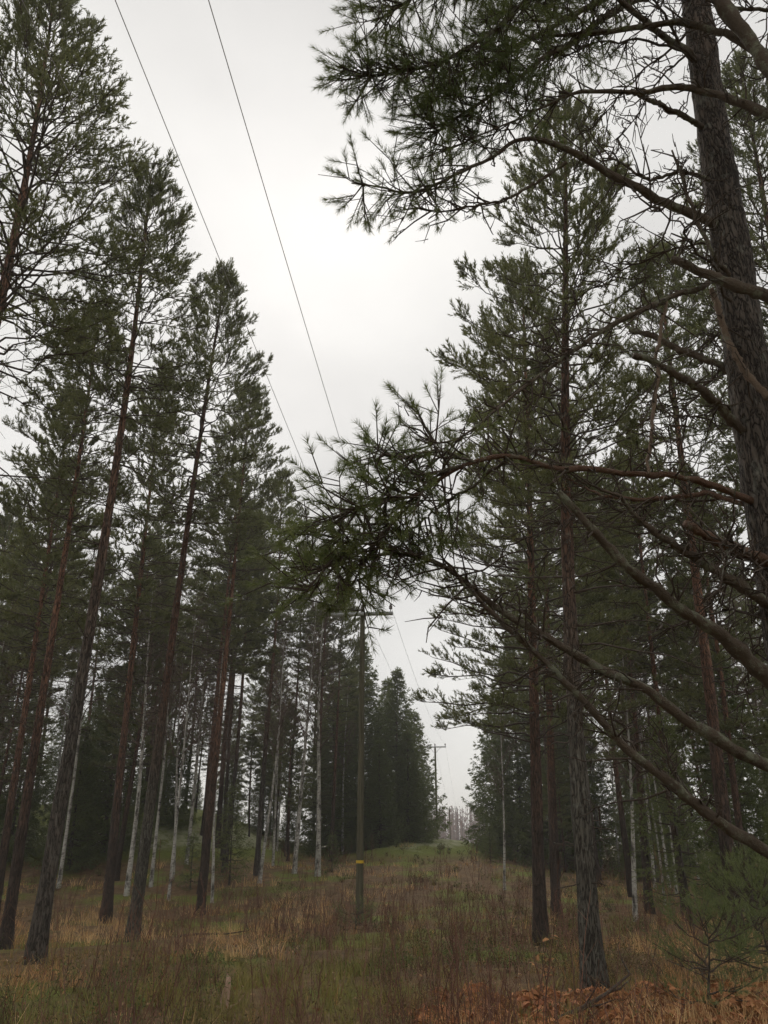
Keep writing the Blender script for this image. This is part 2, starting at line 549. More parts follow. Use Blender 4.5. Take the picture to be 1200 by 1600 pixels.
def mat_ground():
    m, nd, lk, out = new_mat('heath_ground')
    v = coords(nd, lk, (1, 1, 1))
    n1 = N(nd, 'ShaderNodeTexNoise', {'Scale': 0.35, 'Detail': 4.0, 'Roughness': 0.6})
    n2 = N(nd, 'ShaderNodeTexNoise', {'Scale': 2.2, 'Detail': 8.0, 'Roughness': 0.7})
    n3 = N(nd, 'ShaderNodeTexNoise', {'Scale': 14.0, 'Detail': 6.0, 'Roughness': 0.75})
    for n in (n1, n2, n3):
        lk.new(v, n.inputs['Vector'])
    brown = ramp(nd, [(0.3, (0.09, 0.06, 0.034)), (0.55, (0.17, 0.11, 0.06)), (0.75, (0.30, 0.20, 0.11))])
    lk.new(n2.outputs['Fac'], brown.inputs['Fac'])
    moss = ramp(nd, [(0.3, (0.08, 0.095, 0.024)), (0.55, (0.16, 0.18, 0.042)), (0.75, (0.24, 0.25, 0.065))])
    lk.new(n3.outputs['Fac'], moss.inputs['Fac'])
    f = ramp(nd, [(0.50, (0, 0, 0)), (0.62, (1, 1, 1))])
    lk.new(n1.outputs['Fac'], f.inputs['Fac'])
    # the knoll and the hill slopes are mossy
    sep = nd.new('ShaderNodeSeparateXYZ')
    tc = nd.new('ShaderNodeTexCoord')
    lk.new(tc.outputs['Object'], sep.inputs[0])
    hz = N(nd, 'ShaderNodeMapRange', {'From Min': 0.15, 'From Max': 0.55})
    lk.new(sep.outputs['Z'], hz.inputs['Value'])
    fm = N(nd, 'ShaderNodeMath', operation='MAXIMUM')
    lk.new(f.outputs['Color'], fm.inputs[0])
    lk.new(hz.outputs[0], fm.inputs[1])
    c = mixc(nd, lk, fm.outputs[0], brown.outputs['Color'], moss.outputs['Color'])
    # pale reindeer lichen on the crests
    lz = N(nd, 'ShaderNodeMath', operation='MULTIPLY_ADD')
    lz.inputs[1].default_value = 1.5
    lk.new(n1.outputs['Fac'], lz.inputs[0])
    lk.new(sep.outputs['Z'], lz.inputs[2])
    lr = N(nd, 'ShaderNodeMapRange', {'From Min': 1.5, 'From Max': 1.75, 'To Max': 0.85})
    lk.new(lz.outputs[0], lr.inputs['Value'])
    lh = N(nd, 'ShaderNodeMapRange', {'From Min': 1.5, 'From Max': 2.2, 'To Min': 1.0, 'To Max': 0.12})
    lk.new(sep.outputs['Z'], lh.inputs['Value'])
    l2 = N(nd, 'ShaderNodeMath', operation='MULTIPLY')
    lk.new(lr.outputs[0], l2.inputs[0])
    lk.new(lh.outputs[0], l2.inputs[1])
    lm = N(nd, 'ShaderNodeMath', operation='MULTIPLY')
    lk.new(l2.outputs[0], lm.inputs[0])
    r4 = ramp(nd, [(0.38, (0, 0, 0)), (0.52, (1, 1, 1))])
    lk.new(n2.outputs['Fac'], r4.inputs['Fac'])
    lk.new(r4.outputs['Color'], lm.inputs[1])
    c = mixc(nd, lk, lm.outputs[0], c, (0.33, 0.33, 0.22))
    # dry field beyond the wood
    fy = N(nd, 'ShaderNodeMapRange', {'From Min': 62.0, 'From Max': 80.0, 'To Max': 0.85})
    lk.new(sep.outputs['Y'], fy.inputs['Value'])
    c = mixc(nd, lk, fy.outputs[0], c, (0.30, 0.24, 0.14))
    principled(nd, lk, out, c, 0.95, bump(nd, lk, n3.outputs['Fac'], 1.0, 0.06), 0.1)
    return m


ground_me = Geo().add(gv, quads=gq).mesh('ground', mat_ground(), True)
ground = link('ground', ground_me, kind='structure')


_tab = np.random.default_rng(5).random((64, 64))


def vnoise(x, y):
    xi, yi = np.floor(x).astype(int), np.floor(y).astype(int)
    fx, fy = x - xi, y - yi
    fx, fy = fx * fx * (3 - 2 * fx), fy * fy * (3 - 2 * fy)
    q = lambda i, j: _tab[i % 64, j % 64]
    return (q(xi, yi) * (1 - fx) + q(xi + 1, yi) * fx) * (1 - fy) + (q(xi, yi + 1) * (1 - fx) + q(xi + 1, yi + 1) * fx) * fy


def fbm(x, y):
    return (vnoise(x, y) + 0.5 * vnoise(x * 2.1 + 7, y * 2.1 + 3) + 0.25 * vnoise(x * 4.3 + 17, y * 4.3 + 9)) / 1.75


# ------------------------------------------------------------------ tree builders
def trunk_line(H, lean, rng, n, bend=0.12):
    z = np.linspace(0, 1, n)
    a1, a2, p1, p2 = rng.uniform(-bend, bend), rng.uniform(-bend, bend), rng.random() * 6.28, rng.random() * 6.28
    x = lean[0] * z + a1 * np.sin(z * 4.2 + p1) - a1 * math.sin(p1)
    y = lean[1] * z + a2 * np.sin(z * 3.7 + p2) - a2 * math.sin(p2)
    return np.stack([x, y, z * H], axis=-1)


def trunk_mesh(P, r0, rng, sides, mat, taper=0.86, flare=0.55, rough=0.05, name='trunk'):
    n = len(P)
    H = P[-1, 2]
    h = np.clip(P[:, 2] / H, 0, 1)
    r = r0 * (1 - taper * h ** 0.92) * (1 + flare * np.exp(-np.maximum(P[:, 2], 0) / 0.22))
    r = r * (1 + 0.03 * np.sin(P[:, 2] * 3.1 + rng.random() * 6))
    g = Geo()
    pts = P.copy()
    pts[0, 2] -= 0.35
    tubes(g, pts, r, sides)
    v = g.v[0].reshape(n, sides, 3)
    c = pts[:, None, :]
    k = 1 + rough * rng.normal(size=(n, sides, 1)) * 0.6 + rough * np.sin(np.arange(sides) * 2.4 + rng.random() * 6)[None, :, None] * np.sin(np.arange(n) * 0.9)[:, None, None]
    g.v[0] = (c + (v - c) * k).reshape(-1, 3)
    return g.mesh(name, mat, True)


def at_height(P, z):
    return np.array([np.interp(z, P[:, 2], P[:, 0]), np.interp(z, P[:, 2], P[:, 1]), z])


def rot_about(d, ax, ang):
    c, s = np.cos(ang)[..., None], np.sin(ang)[..., None]
    return d * c + np.cross(ax, d) * s + ax * (np.sum(ax * d, axis=-1, keepdims=True)) * (1 - c)


UP = np.array([0, 0, 1.0])


def grow_pine(seed, H, r0, cb, rmax, lean=(0, 0), K=20, nl=0.075, nw=0.011, bark=None, sides=12, nseg=30, spacing=0.42,
              dead_from=0.22, dead_n=1.0, shape=0.62, dens=1.0, low=0.8, bend=0.2, droop=0.10, needle=None):
    rng = np.random.default_rng(seed)
    P = trunk_line(H, lean, rng, nseg, bend)
    tm = trunk_mesh(P, r0, rng, sides, bark or M_BARK)
    wood, crown = Geo(), Geo()
    S_o, S_d, S_l = [], [], []
    tw_p, tw_r = [], []
    z = cb * H
    while z < H - 0.15:
        t = (z - cb * H) / (H * (1 - cb))
        Lm = rmax * min(1.0, (1 - t) / shape) ** 0.8 * (low + (1 - low) * min(1, t / 0.2)) + 0.12
        nb = rng.integers(4, 7)
        az0 = rng.random() * 6.28
        for k in range(nb):
            az = az0 + k * 6.283 / nb + rng.normal() * 0.22
            L = Lm * rng.uniform(0.72, 1.1)
            el = R(6 + 38 * t ** 1.5) + rng.normal() * 0.12
            p0 = at_height(P, z + rng.normal() * 0.06)
            s = np.linspace(0, 1, 6)
            dh = np.array([math.cos(az), math.sin(az), 0])
            pts = p0 + dh * (L * s * math.cos(el))[:, None] + UP * (L * (s * math.sin(el) - droop * (1 - t) * 2 * s ** 2 + 0.16 * s ** 3))[:, None]
            pts[1:-1] += rng.normal(size=(4, 3)) * 0.03 * L
            rb = 0.005 + 0.008 * L
            tubes(wood, pts, rb * (1 - 0.8 * s) + 0.002, 4)
            nt = max(3, int((3 + L * 6.0) * dens))
            ts = np.clip(0.28 + 0.74 * np.sort(rng.random(nt)) ** 0.8, 0, 1)
            base = np.stack([np.interp(ts, s, pts[:, i]) for i in range(3)], axis=-1)
            bd = nrm(pts[-1] - pts[-3])
            sgn = np.where(np.arange(nt) % 2 == 0, 1, -1)
            ang = sgn * rng.uniform(0.35, 1.1, nt)
            td = rot_about(np.repeat(bd[None], nt, 0), np.repeat(UP[None], nt, 0), ang)
            td = nrm(td + UP * rng.uniform(-0.25, 0.35, (nt, 1)))
            tl = (0.16 + 0.36 * L * (1 - ts)) * rng.uniform(0.7, 1.25, nt)
            base = np.concatenate([base, pts[-1:]])
            td = np.concatenate([td, bd[None]])
            tl = np.append(tl, 0.18)
            tip = base + td * tl[:, None] + UP * (tl * 0.22)[:, None]
            tw_p.append(np.stack([base, tip], axis=1))
            tw_r.append(np.repeat(np.array([[0.0065, 0.003]]), len(base), 0))
            for f in (0.35, 0.6, 0.85, 1.0):
                o = base + (tip - base) * f
                d = nrm(td * 0.7 + UP * rng.uniform(0.25, 1.0, (len(td), 1)) * (0.8 + 0.6 * t) + rng.normal(size=td.shape) * 0.3)
                S_o.append(o)
                S_d.append(d)
                S_l.append(rng.uniform(0.10, 0.22, len(o)))
        z += spacing * rng.uniform(0.75, 1.25) * (1 - 0.35 * t)
    # leader
    top = P[-1]
    S_o.append(np.repeat(top[None], 5, 0) - UP * rng.uniform(0, 0.25, (5, 1)))
    S_d.append(nrm(np.repeat(UP[None], 5, 0) + rng.normal(size=(5, 3)) * 0.25))
    S_l.append(np.full(5, 0.28))
    # dead, bare lower branches
    z = dead_from * H
    while z < cb * H + 0.1 * H:
        for k in range(rng.integers(1, 5) if rng.random() < dead_n else 0):
            az = rng.random() * 6.283
            f = min(1, (z - dead_from * H) / (H * 0.2))
            L = rng.uniform(0.25, 0.5) + rmax * 0.85 * f * rng.random()
            s = np.linspace(0, 1, 5)
            dh = np.array([math.cos(az), math.sin(az), 0])
            pts = at_height(P, z) + dh * (L * s)[:, None] + UP * (L * (rng.uniform(-0.1, 0.45) * s - rng.uniform(0.0, 0.35) * s ** 2))[:, None]
            pts[1:] += rng.normal(size=(4, 3)) * 0.03 * L
            tubes(wood, pts, (0.006 + 0.006 * L) * (1 - 0.75 * s) + 0.0015, 4)
            m = int(2 + L * 6)
            ts = rng.uniform(0.3, 1, m)
            b = np.stack([np.interp(ts, s, pts[:, i]) for i in range(3)], axis=-1)
            d = nrm(dh + rng.normal(size=(m, 3)) * 0.7)
            l = rng.uniform(0.12, 0.5, m) * (0.2 + 0.7 * L)
            tw_p.append(np.stack([b, b + d * l[:, None] - UP * (l * 0.15)[:, None]], axis=1))
            tw_r.append(np.repeat(np.array([[0.0045, 0.002]]), m, 0))
        z += rng.uniform(0.25, 0.5)
    tubes(wood, np.concatenate(tw_p), np.concatenate(tw_r), 3)
    needles(crown, rng, np.concatenate(S_o), np.concatenate(S_d), np.concatenate(S_l), K, nl, nw, 0.72)
    return {'trunk': tm, 'branches': wood.mesh('branches', M_TWIG, True), 'crown': crown.mesh('crown', needle or M_NEEDLE)}


def grow_spruce(seed, H, r0, rmax, cb=0.04, K=7, nl=0.12, nw=0.046, needle=None, spacing=0.30, dens=1.0, bark=None):
    rng = np.random.default_rng(seed)
    P = trunk_line(H, (rng.normal() * 0.1, rng.normal() * 0.1), rng, 16, 0.04)
    tm = trunk_mesh(P, r0, rng, 8, bark or M_BARK)
    wood, crown = Geo(), Geo()
    S_o, S_d, S_l = [], [], []
    z = cb * H
    while z < H - 0.1:
        t = z / H
        Lm = rmax * (1 - t) ** 0.85 + 0.08
        nb = rng.integers(5, 8)
        az0 = rng.random() * 6.28
        for k in range(nb):
            az = az0 + k * 6.283 / nb + rng.normal() * 0.2
            L = Lm * rng.uniform(0.65, 1.15)
            s = np.linspace(0, 1, 5)
            dh = np.array([math.cos(az), math.sin(az), 0])
            el = -0.25 + 0.9 * t
            pts = at_height(P, z + rng.normal() * 0.05) + dh * (L * s)[:, None] + UP * (L * (el * s + 0.22 * s ** 2 - 0.1 * np.sin(s * 3.1)))[:, None]
            tubes(wood, pts, (0.006 + 0.008 * L) * (1 - 0.8 * s) + 0.002, 3)
            m = max(3, int(L * 9.5 * dens))
            ts = 0.18 + 0.82 * rng.random(m)
            b = np.stack([np.interp(ts, s, pts[:, i]) for i in range(3)], axis=-1)
            sg = np.where(rng.random(m) < 0.5, 1, -1)
            d = rot_about(np.repeat(dh[None], m, 0), np.repeat(UP[None], m, 0), sg * rng.uniform(0.5, 1.2, m))
            d = nrm(d + UP * rng.uniform(-0.75, 0.05, (m, 1)))
            l = (0.10 + 0.30 * L * (1 - ts) ** 0.7) * rng.uniform(0.7, 1.2, m)
            for f in (0.0, 0.5, 1.0):
                S_o.append(b + d * (l * f)[:, None])
                S_d.append(nrm(d + rng.normal(size=d.shape) * 0.25))
                S_l.append(l * 0.5 + 0.06)
            S_o.append(pts[-1:])
            S_d.append(nrm(pts[-1:] - pts[-2:-1]))
            S_l.append(np.array([0.15]))
        z += spacing * rng.uniform(0.8, 1.2) * (1 - 0.4 * t)
    S_o.append(np.array([P[-1] - UP * 0.1] * 3))
    S_d.append(nrm(np.repeat(UP[None], 3, 0) + rng.normal(size=(3, 3)) * 0.15))
    S_l.append(np.full(3, 0.3))
    needles(crown, rng, np.concatenate(S_o), np.concatenate(S_d), np.concatenate(S_l), K, nl, nw, 0.95)
    return {'trunk': tm, 'branches': wood.mesh('branches', M_TWIG, True), 'crown': crown.mesh('crown', needle or M_SPRUCE)}


def grow_birch(seed, H, r0, lean=(0, 0), cb=0.42, spread=0.16, sides=9, bend=0.2, twigs=1.0):
    rng = np.random.default_rng(seed)
    P = trunk_line(H, lean, rng, 26, bend)
    tm = trunk_mesh(P, r0, rng, sides, M_BIRCH, 0.93, 0.3, 0.03)
    wood = Geo()
    L2p, L2r, L3p, L3r = [], [], [], []
    z = cb * H
    while z < H * 0.98:
        t = (z - cb * H) / (H * (1 - cb))
        az = rng.random() * 6.283
        L = H * spread * (1 - t) ** 0.7 * rng.uniform(0.6, 1.2) + 0.3
        s = np.linspace(0, 1, 6)
        dh = np.array([math.cos(az), math.sin(az), 0])
        e = rng.uniform(0.75, 1.2)
        pts = at_height(P, z) + dh * (L * s * math.cos(e))[:, None] + UP * (L * s * math.sin(e) - 0.1 * L * s ** 2)[:, None]
        pts[1:] += rng.normal(size=(5, 3)) * 0.03 * L
        tubes(wood, pts, (0.006 + 0.008 * L) * (1 - 0.85 * s) + 0.002, 4)
        m = int(L * 7 * twigs) + 3
        ts = 0.2 + 0.8 * rng.random(m)
        b = np.stack([np.interp(ts, s, pts[:, i]) for i in range(3)], axis=-1)
        bd = nrm(pts[-1] - pts[0])
        d = nrm(bd[None] + rng.normal(size=(m, 3)) * 0.6)
        l = rng.uniform(0.25, 0.7, m) * (0.4 + 0.3 * L)
        tip = b + d * l[:, None] - UP * (l * 0.1)[:, None]
        L2p.append(np.stack([b, b + d * (l * 0.5)[:, None], tip], axis=1))
        L2r.append(np.repeat(np.array([[0.005, 0.004, 0.0025]]), m, 0))
        for q in range(3):
            f = rng.uniform(0.3, 1.0, m)
            o = b + (tip - b) * f[:, None]
            d3 = nrm(d + rng.normal(size=(m, 3)) * 0.7 - UP * 0.15)
            l3 = rng.uniform(0.15, 0.45, m)
            L3p.append(np.stack([o, o + d3 * l3[:, None]], axis=1))
            L3r.append(np.repeat(np.array([[0.0035, 0.002]]), m, 0))
        z += rng.uniform(0.12, 0.4)
    tubes(wood, np.concatenate(L2p), np.concatenate(L2r), 3)
    tubes(wood, np.concatenate(L3p), np.concatenate(L3r), 3)
    return {'trunk': tm, 'branches': wood.mesh('branches', M_BTWIG, True)}


def plant(name, cat, label, parts, x, y, rz=0.0, scale=1.0, group=None, dz=0.0):
    t = thing(name, label, cat, (x, y, float(gz(x, y)) + dz), rz, scale, group)
    for k in ('trunk', 'branches', 'crown'):
        if k in parts:
            o = link(k, parts[k], t)
            if k != 'trunk':
                o['kind'] = 'stuff'
    return t


# ------------------------------------------------------------------ power line
PX, PY = -0.71, 25.0            # front pole
LINE = 0.1094                   # metres to the right per metre of depth


def power_pole(label, x, y, top_z, insul=True):
    z0 = float(gz(x, y))
    t = thing('power_pole', label, 'power pole', (x, y, z0), -math.atan(LINE), 1.0, 'poles of the power line')
    H = top_z - z0
    g = Geo()
    zz = np.linspace(-0.4, H, 14)
    tubes(g, np.stack([zz * 0.0, zz * 0.0, zz], axis=-1), 0.115 - 0.035 * np.clip(zz / H, 0, 1), 14, cap=True)
    link('pole', g.mesh('pole', M_POLE, True), t)
    g = Geo()
    hx, hy, hz = 1.02, 0.055, 0.05
    cx = np.array([[sx * hx, sy * hy - 0.13, sz * hz + H - 0.12] for sx in (-1, 1) for sy in (-1, 1) for sz in (-1, 1)])
    fq = [[0, 1, 3, 2], [4, 6, 7, 5], [0, 4, 5, 1], [2, 3, 7, 6], [0, 2, 6, 4], [1, 5, 7, 3]]
    g.add(cx, quads=fq)
    link('crossarm', g.mesh('crossarm', M_STEEL), t)
    for s in (-1, 1):
        g = Geo()
        a, b = np.array([s * 0.52, -0.13, H - 0.17]), np.array([s * 0.085, -0.09, H - 0.62])
        tubes(g, np.stack([a, b]), np.array([0.016, 0.016]), 6, cap=True)
        link('brace', g.mesh('brace', M_STEEL), t)
    for s in (-0.95, 0.0, 0.95):
        g = Geo()
        zb = H - 0.07
        prof = [(0.0, 0.014), (0.10, 0.014), (0.10, 0.05), (0.13, 0.065), (0.15, 0.045), (0.17, 0.06), (0.20, 0.055), (0.21, 0.035), (0.235, 0.045), (0.26, 0.03), (0.265, 0.005)]
        tubes(g, np.array([[s, -0.13, zb + a] for a, b in prof]) + np.array([[1e-5 * i, 0, 0] for i in range(len(prof))]), np.array([b for a, b in prof]), 12, cap=True)
        link('insulator', g.mesh('insulator', M_PORC), t)
    return t, z0, H


pole1, p1z, p1H = power_pole('tall greenish wooden power pole standing in the clearing, yellow plate low on it', PX, PY, 8.42)
# yellow marker plate, wrapped round the front of the pole
g = Geo()
th = np.linspace(-math.pi * 0.95, math.pi * -0.05, 12)
ra = 0.1155
v = np.concatenate([np.stack([ra * np.cos(th), ra * np.sin(th), np.full(12, z)], axis=-1) for z in (1.60, 1.68)])
g.add(v, quads=[[i, i + 1, 13 + i, 12 + i] for i in range(11)])
link('marker_plate', g.mesh('marker_plate', M_YELLOW), pole1)
P2X, P2Y = PX + LINE * 50, PY + 50
pole2, p2z, p2H = power_pole('second power pole seen through the gap between the dark spruces', P2X, P2Y, 9.1)
P3X, P3Y = PX + LINE * 88, PY + 88
pole3, p3z, p3H = power_pole('farthest small power pole in front of the distant purple wood', P3X, P3Y, 4.7)

rz = -math.atan(LINE)
for k, s, lab in ((0, -0.95, 'left overhead wire passing behind the treetops at left'), (1, 0.0, 'middle overhead wire crossing the sky at left'), (2, 0.95, 'right overhead wire crossing the open sky')):
    def ins(x, y, top):
        return np.array([x + s * math.cos(rz) + 0.13 * math.sin(rz), y + s * math.sin(rz) - 0.13 * math.cos(rz), top + 0.15])
    a, b, c = ins(PX, PY, 8.42), ins(P2X, P2Y, 9.1), ins(P3X, P3Y, 4.7)
    o = np.array([a[0] - LINE * 55 + 0.34, a[1] - 55, 12.6])
    pts = []
    for p, q, sag in ((o, a, 0.55), (a, b, 0.7), (b, c, 0.3)):
        u = np.linspace(0, 1, 40)[:-1]
        pts.append(p + (q - p) * u[:, None] - UP * (4 * sag * u * (1 - u))[:, None])
    pts = np.concatenate(pts + [c[None]])
    g = Geo()
    tubes(g, pts, np.full(len(pts), 0.0052), 6)
    w = link('overhead_wire', g.mesh('overhead_wire', M_WIRE, True), label=lab, category='wire', group='wires of the power line')

# ------------------------------------------------------------------ the trees one can follow from root to top
#  key, x, y, H, radius, lean, crown base, crown radius, bark, label
FRONT = [
    (10, -6.25, 10.2, 17.2, 0.15, (-0.55, 0), 0.48, 2.3, M_BARK, 'tall pine at the left edge whose crown leaves the top of the frame', dict(dead_n=1.3)),
    (26, 7.1, 12.3, 17.5, 0.15, (0.8, 0), 0.40, 2.1, M_BARK, 'pine whose crown fills the right edge behind the big near trunk', {}),
    (11, -9.87, 22.0, 15.6, 0.15, (0.0, 0), 0.55, 1.7, M_BARK, 'leaning dark pine trunk at the far left edge', {}),
    (12, -7.58, 17.6, 15.2, 0.125, (-0.3, 0), 0.60, 1.4, M_BARK_RED, 'slim red barked pine at left, beside the thick front trunk', {}),
    (13, -5.40, 13.7, 15.8, 0.138, (-0.1, 0), 0.60, 1.45, M_BARK, 'thick dark pine at left, nearest the camera, with pointed crown', {}),
    (14, -8.15, 25.5, 18.3, 0.165, (-0.1, 0), 0.60, 1.7, M_BARK_RED, 'red barked pine between the dark front pine and the lichened one', {}),
    (15, -5.61, 19.5, 18.3, 0.145, (0.75, 0), 0.55, 1.95, M_BARK_GREY, 'pine with grey lichened lower trunk, crown touching the middle wire', {}),
    (16, -5.88, 27.7, 19.4, 0.14, (0.4, 0), 0.60, 1.95, M_BARK_RED, 'slender red pine at the inner edge of the left wood', {}),
    (17, 2.51, 10.7, 14.8, 0.138, (0.8, 0), 0.42, 1.75, M_BARK_GREY, 'furrowed grey barked pine at the right of the clearing, nearest full tree', dict(sides=20, nseg=60, dead_from=0.08)),
    (18, 3.21, 18.0, 17.2, 0.15, (0.7, 0), 0.24, 2.6, M_BARK_RED, 'reddish pine left of the furrowed grey pine', {}),
    (19, 5.13, 25.9, 19.0, 0.155, (0.9, 0), 0.34, 2.4, M_BARK_RED, 'red pine close behind the reddish pine at right', {}),
    (20, 9.33, 37.3, 20.5, 0.15, (1.0, 0), 0.55, 2.0, M_BARK_RED, 'thin bright red trunk just right of the furrowed grey pine', {}),
    (21, 9.77, 33.9, 18.0, 0.135, (1.3, 0), 0.55, 1.8, M_BARK, 'dark straight pine trunk right of the bright red one', {}),
    (22, 9.03, 25.9, 16.0, 0.12, (1.0, 0), 0.55, 1.7, M_BARK_RED, 'red pine trunk crossing behind the lichened branches', {}),
    (23, 7.22, 18.0, 17.8, 0.17, (0.9, 0), 0.50, 2.0, M_BARK_RED, 'stout red pine at far right behind the near tree', {}),
    (24, 16.1, 37.1, 17.7, 0.14, (1.3, 0), 0.55, 1.9, M_BARK, 'dark pine at the right edge deep in the wood', {}),
    (25, -8.8, 44.5, 19.5, 0.15, (0.0, 0), 0.58, 2.0, M_BARK_RED, 'red trunk standing on the slope behind the slender red pine', {}),
]
far_front = []
for key, x, y, H, r0, lean, cb, rm, bark, lab, kw in FRONT:
    kk = dict(spacing=0.37, K=(20 if key not in (10, 18, 23, 26) else 15) if y < 20 else 13, nl=0.08 if y < 20 else 0.10, nw=(0.0145 if key not in (10, 18, 23, 26) else 0.018) if y < 20 else 0.022)
    kk.update(kw)
    if y > 30 or key in (11, 14, 22):
        far_front.append((x, y, H, lab))
        continue
    plant('pine_tree', 'pine tree', lab, grow_pine(key, H, r0, cb, rm, lean, bark=bark, **kk), x, y, group='pines along the clearing')

BIRCHES = [
    (40, -13.35, 35.2, 15.0, 0.085, (-0.5, 0), 'white birch leaning behind the thick dark pine at left'),
    (41, -9.83, 32.8, 13.0, 0.105, (-0.1, 0), 'speckled birch left of the grey lichened pine'),
    (42, -9.65, 35.5, 12.0, 0.085, (-0.4, 0), 'thin birch just right of the grey lichened pine'),
    (43, -9.57, 41.1, 13.2, 0.10, (0.2, 0), 'birch on the slope just left of the slender red pine'),
    (44, -5.32, 36.5, 10.8, 0.085, (0.5, 0), 'slim leaning birch alone between slender red pine and birch pair'),
    (45, -4.21, 40.0, 14.0, 0.12, (0.6, 0), 'left birch of the white pair left of the power pole'),
    (46, -3.02, 38.8, 13.0, 0.135, (0.2, 0), 'right, straighter birch of the white pair left of the power pole'),
    (47, -2.6, 53.2, 10.9, 0.09, (0.15, 0), 'thin distant birch right beside the power pole'),
    (48, 4.85, 34.6, 8.0, 0.06, (0.3, 0), 'lone thin white birch at the right side of the clearing'),
    (49, 7.47, 25.9, 8.8, 0.08, (0.6, 0), 'white birch stem right of the furrowed grey pine'),
    (50, 13.27, 51.9, 16.0, 0.12, (0.6, 0), 'distant birch seen beside the bright red trunk'),
    (51, 9.9, 30.5, 9.5, 0.045, (0.5, 0), 'thin bare birch with pale top under the lichened branches'),
]
for key, x, y, H, r0, lean, lab in BIRCHES:
    plant('birch_tree', 'birch tree', lab, grow_birch(key, H, r0, lean), x, y, group='bare birches')

# ------------------------------------------------------------------ dense conifers round the gap, understorey spruces
SP = [grow_spruce(60 + i, h, 0.13, r) for i, (h, r) in enumerate(((13.5, 3.0), (12.0, 2.8), (9.0, 2.3)))]
SPS = [grow_spruce(70 + i, h, 0.04, r, K=9, nl=0.06, nw=0.02, cb=c) for i, (h, r, c) in enumerate(((4.2, 1.1, 0.1), (2.6, 0.8, 0.05)))]
GAP = [
    (0, -1.5, 57.0, 1.05, 0.4, 'tallest dark spruce of the group right of the power pole'),
    (1, 0.9, 58.5, 1.0, 1.9, 'dark spruce in the middle of the group right of the power pole'),
    (2, 2.3, 63.0, 1.05, 3.0, 'dark spruce at the right end of the group, bordering the gap'),
    (1, -3.4, 54.0, 0.9, 4.1, 'dark spruce partly behind the power pole'),
    (2, -0.2, 53.0, 0.72, 5.0, 'shorter spruce in front of the group right of the power pole'),
    (1, 0.2, 62.0, 1.0, 2.4, 'spruce filling the back of the group right of the power pole'),
    (2, 1.6, 56.0, 0.8, 0.6, 'low bushy spruce in front of the group beside the gap'),
    (0, -2.6, 60.0, 1.0, 5.2, 'tall spruce at the back left of the group, behind the pole'),
    (0, 8.6, 52.0, 1.0, 0.9, 'dense dark spruce bordering the gap on its right side'),
    (1, 10.2, 49.0, 1.05, 2.2, 'dense dark spruce behind the lone thin birch'),
    (2, 7.9, 57.0, 1.1, 3.3, 'farther dark spruce on the right side of the gap'),
    (0, 12.6, 53.0, 0.95, 4.6, 'dark spruce behind the two reddish pines at right'),
    (1, -14.0, 42.0, 0.78, 1.2, 'broad dark green spruce in the left wood between the trunks'),
    (2, -18.3, 41.0, 0.85, 2.9, 'dark green spruce at the far left edge of the wood'),
    (2, -11.6, 46.0, 0.6, 0.3, 'small dark spruce on the left hill crest'),
    (1, 11.6, 27.0, 0.72, 0.3, 'mossy green spruce at right behind the stout red pine'),
    (2, 14.6, 30.0, 0.8, 2.5, 'green spruce at the right edge behind the branches'),
]
for i, x, y, s, rzz, lab in GAP:
    plant('spruce_tree', 'spruce tree', lab, SP[i], x, y, rzz, (s * 1.12, s * 1.12, s), 'dark spruces')
SMALL = [
    (0, -6.5, 36.0, 0.95, 0.0, 'bushy young spruce at the foot of the slender red pine'),
    (1, -7.9, 35.0, 0.8, 1.3, 'low young spruce left of the bushy one at left'),
    (1, -2.5, 41.0, 0.65, 2.0, 'tiny spruce between the birch pair and the power pole'),
    (1, 5.9, 47.0, 0.75, 3.1, 'little conifer beside the mossy knoll at right'),
    (0, 7.26, 20.5, 1.15, 4.0, 'young spruce with bare dark stem in the right foreground wood'),
    (1, 7.3, 15.4, 0.9, 5.0, 'low young conifer by the right edge of the frame'),
]
for i, x, y, s, rzz, lab in SMALL:
    plant('young_spruce', 'young spruce', lab, SPS[i], x, y, rzz, s, 'young spruces', dz=0.4 if i == 0 and y < 25 else 0.0)

# ------------------------------------------------------------------ deeper trees of the wood
PINES = [grow_pine(80 + i, h, 0.13, cb, r, (l, 0), K=10, nl=0.12, nw=0.033, bark=b, sides=8, nseg=18, spacing=0.5, dens=0.9)
         for i, (h, cb, r, l, b) in enumerate(((18.0, 0.52, 2.1, 0.4, M_BARK), (16.5, 0.47, 1.9, -0.3, M_BARK_RED), (19.5, 0.56, 2.3, 0.2, M_BARK), (14.0, 0.34, 1.9, 0.3, M_BARK_RED)))]
for k, (x, y, H, lab) in enumerate(far_front):
    i = (1, 2, 0, 1)[k % 4] if 'red' not in lab else 1
    plant('pine_tree', 'pine tree', lab, PINES[i], x, y, 0.3 * k, H / (18.0, 16.5, 19.5, 14.0)[i], 'pines along the clearing')
SLIM = [grow_birch(90 + i, h, 0.07, (l, 0), 0.4, 0.15) for i, (h, l) in enumerate(((13.0, 0.4), (11.0, -0.3)))]
rng = np.random.default_rng(7)
taken = [(a[1], a[2]) for a in FRONT] + [(a[1], a[2]) for a in BIRCHES] + [(a[1], a[2]) for a in GAP]


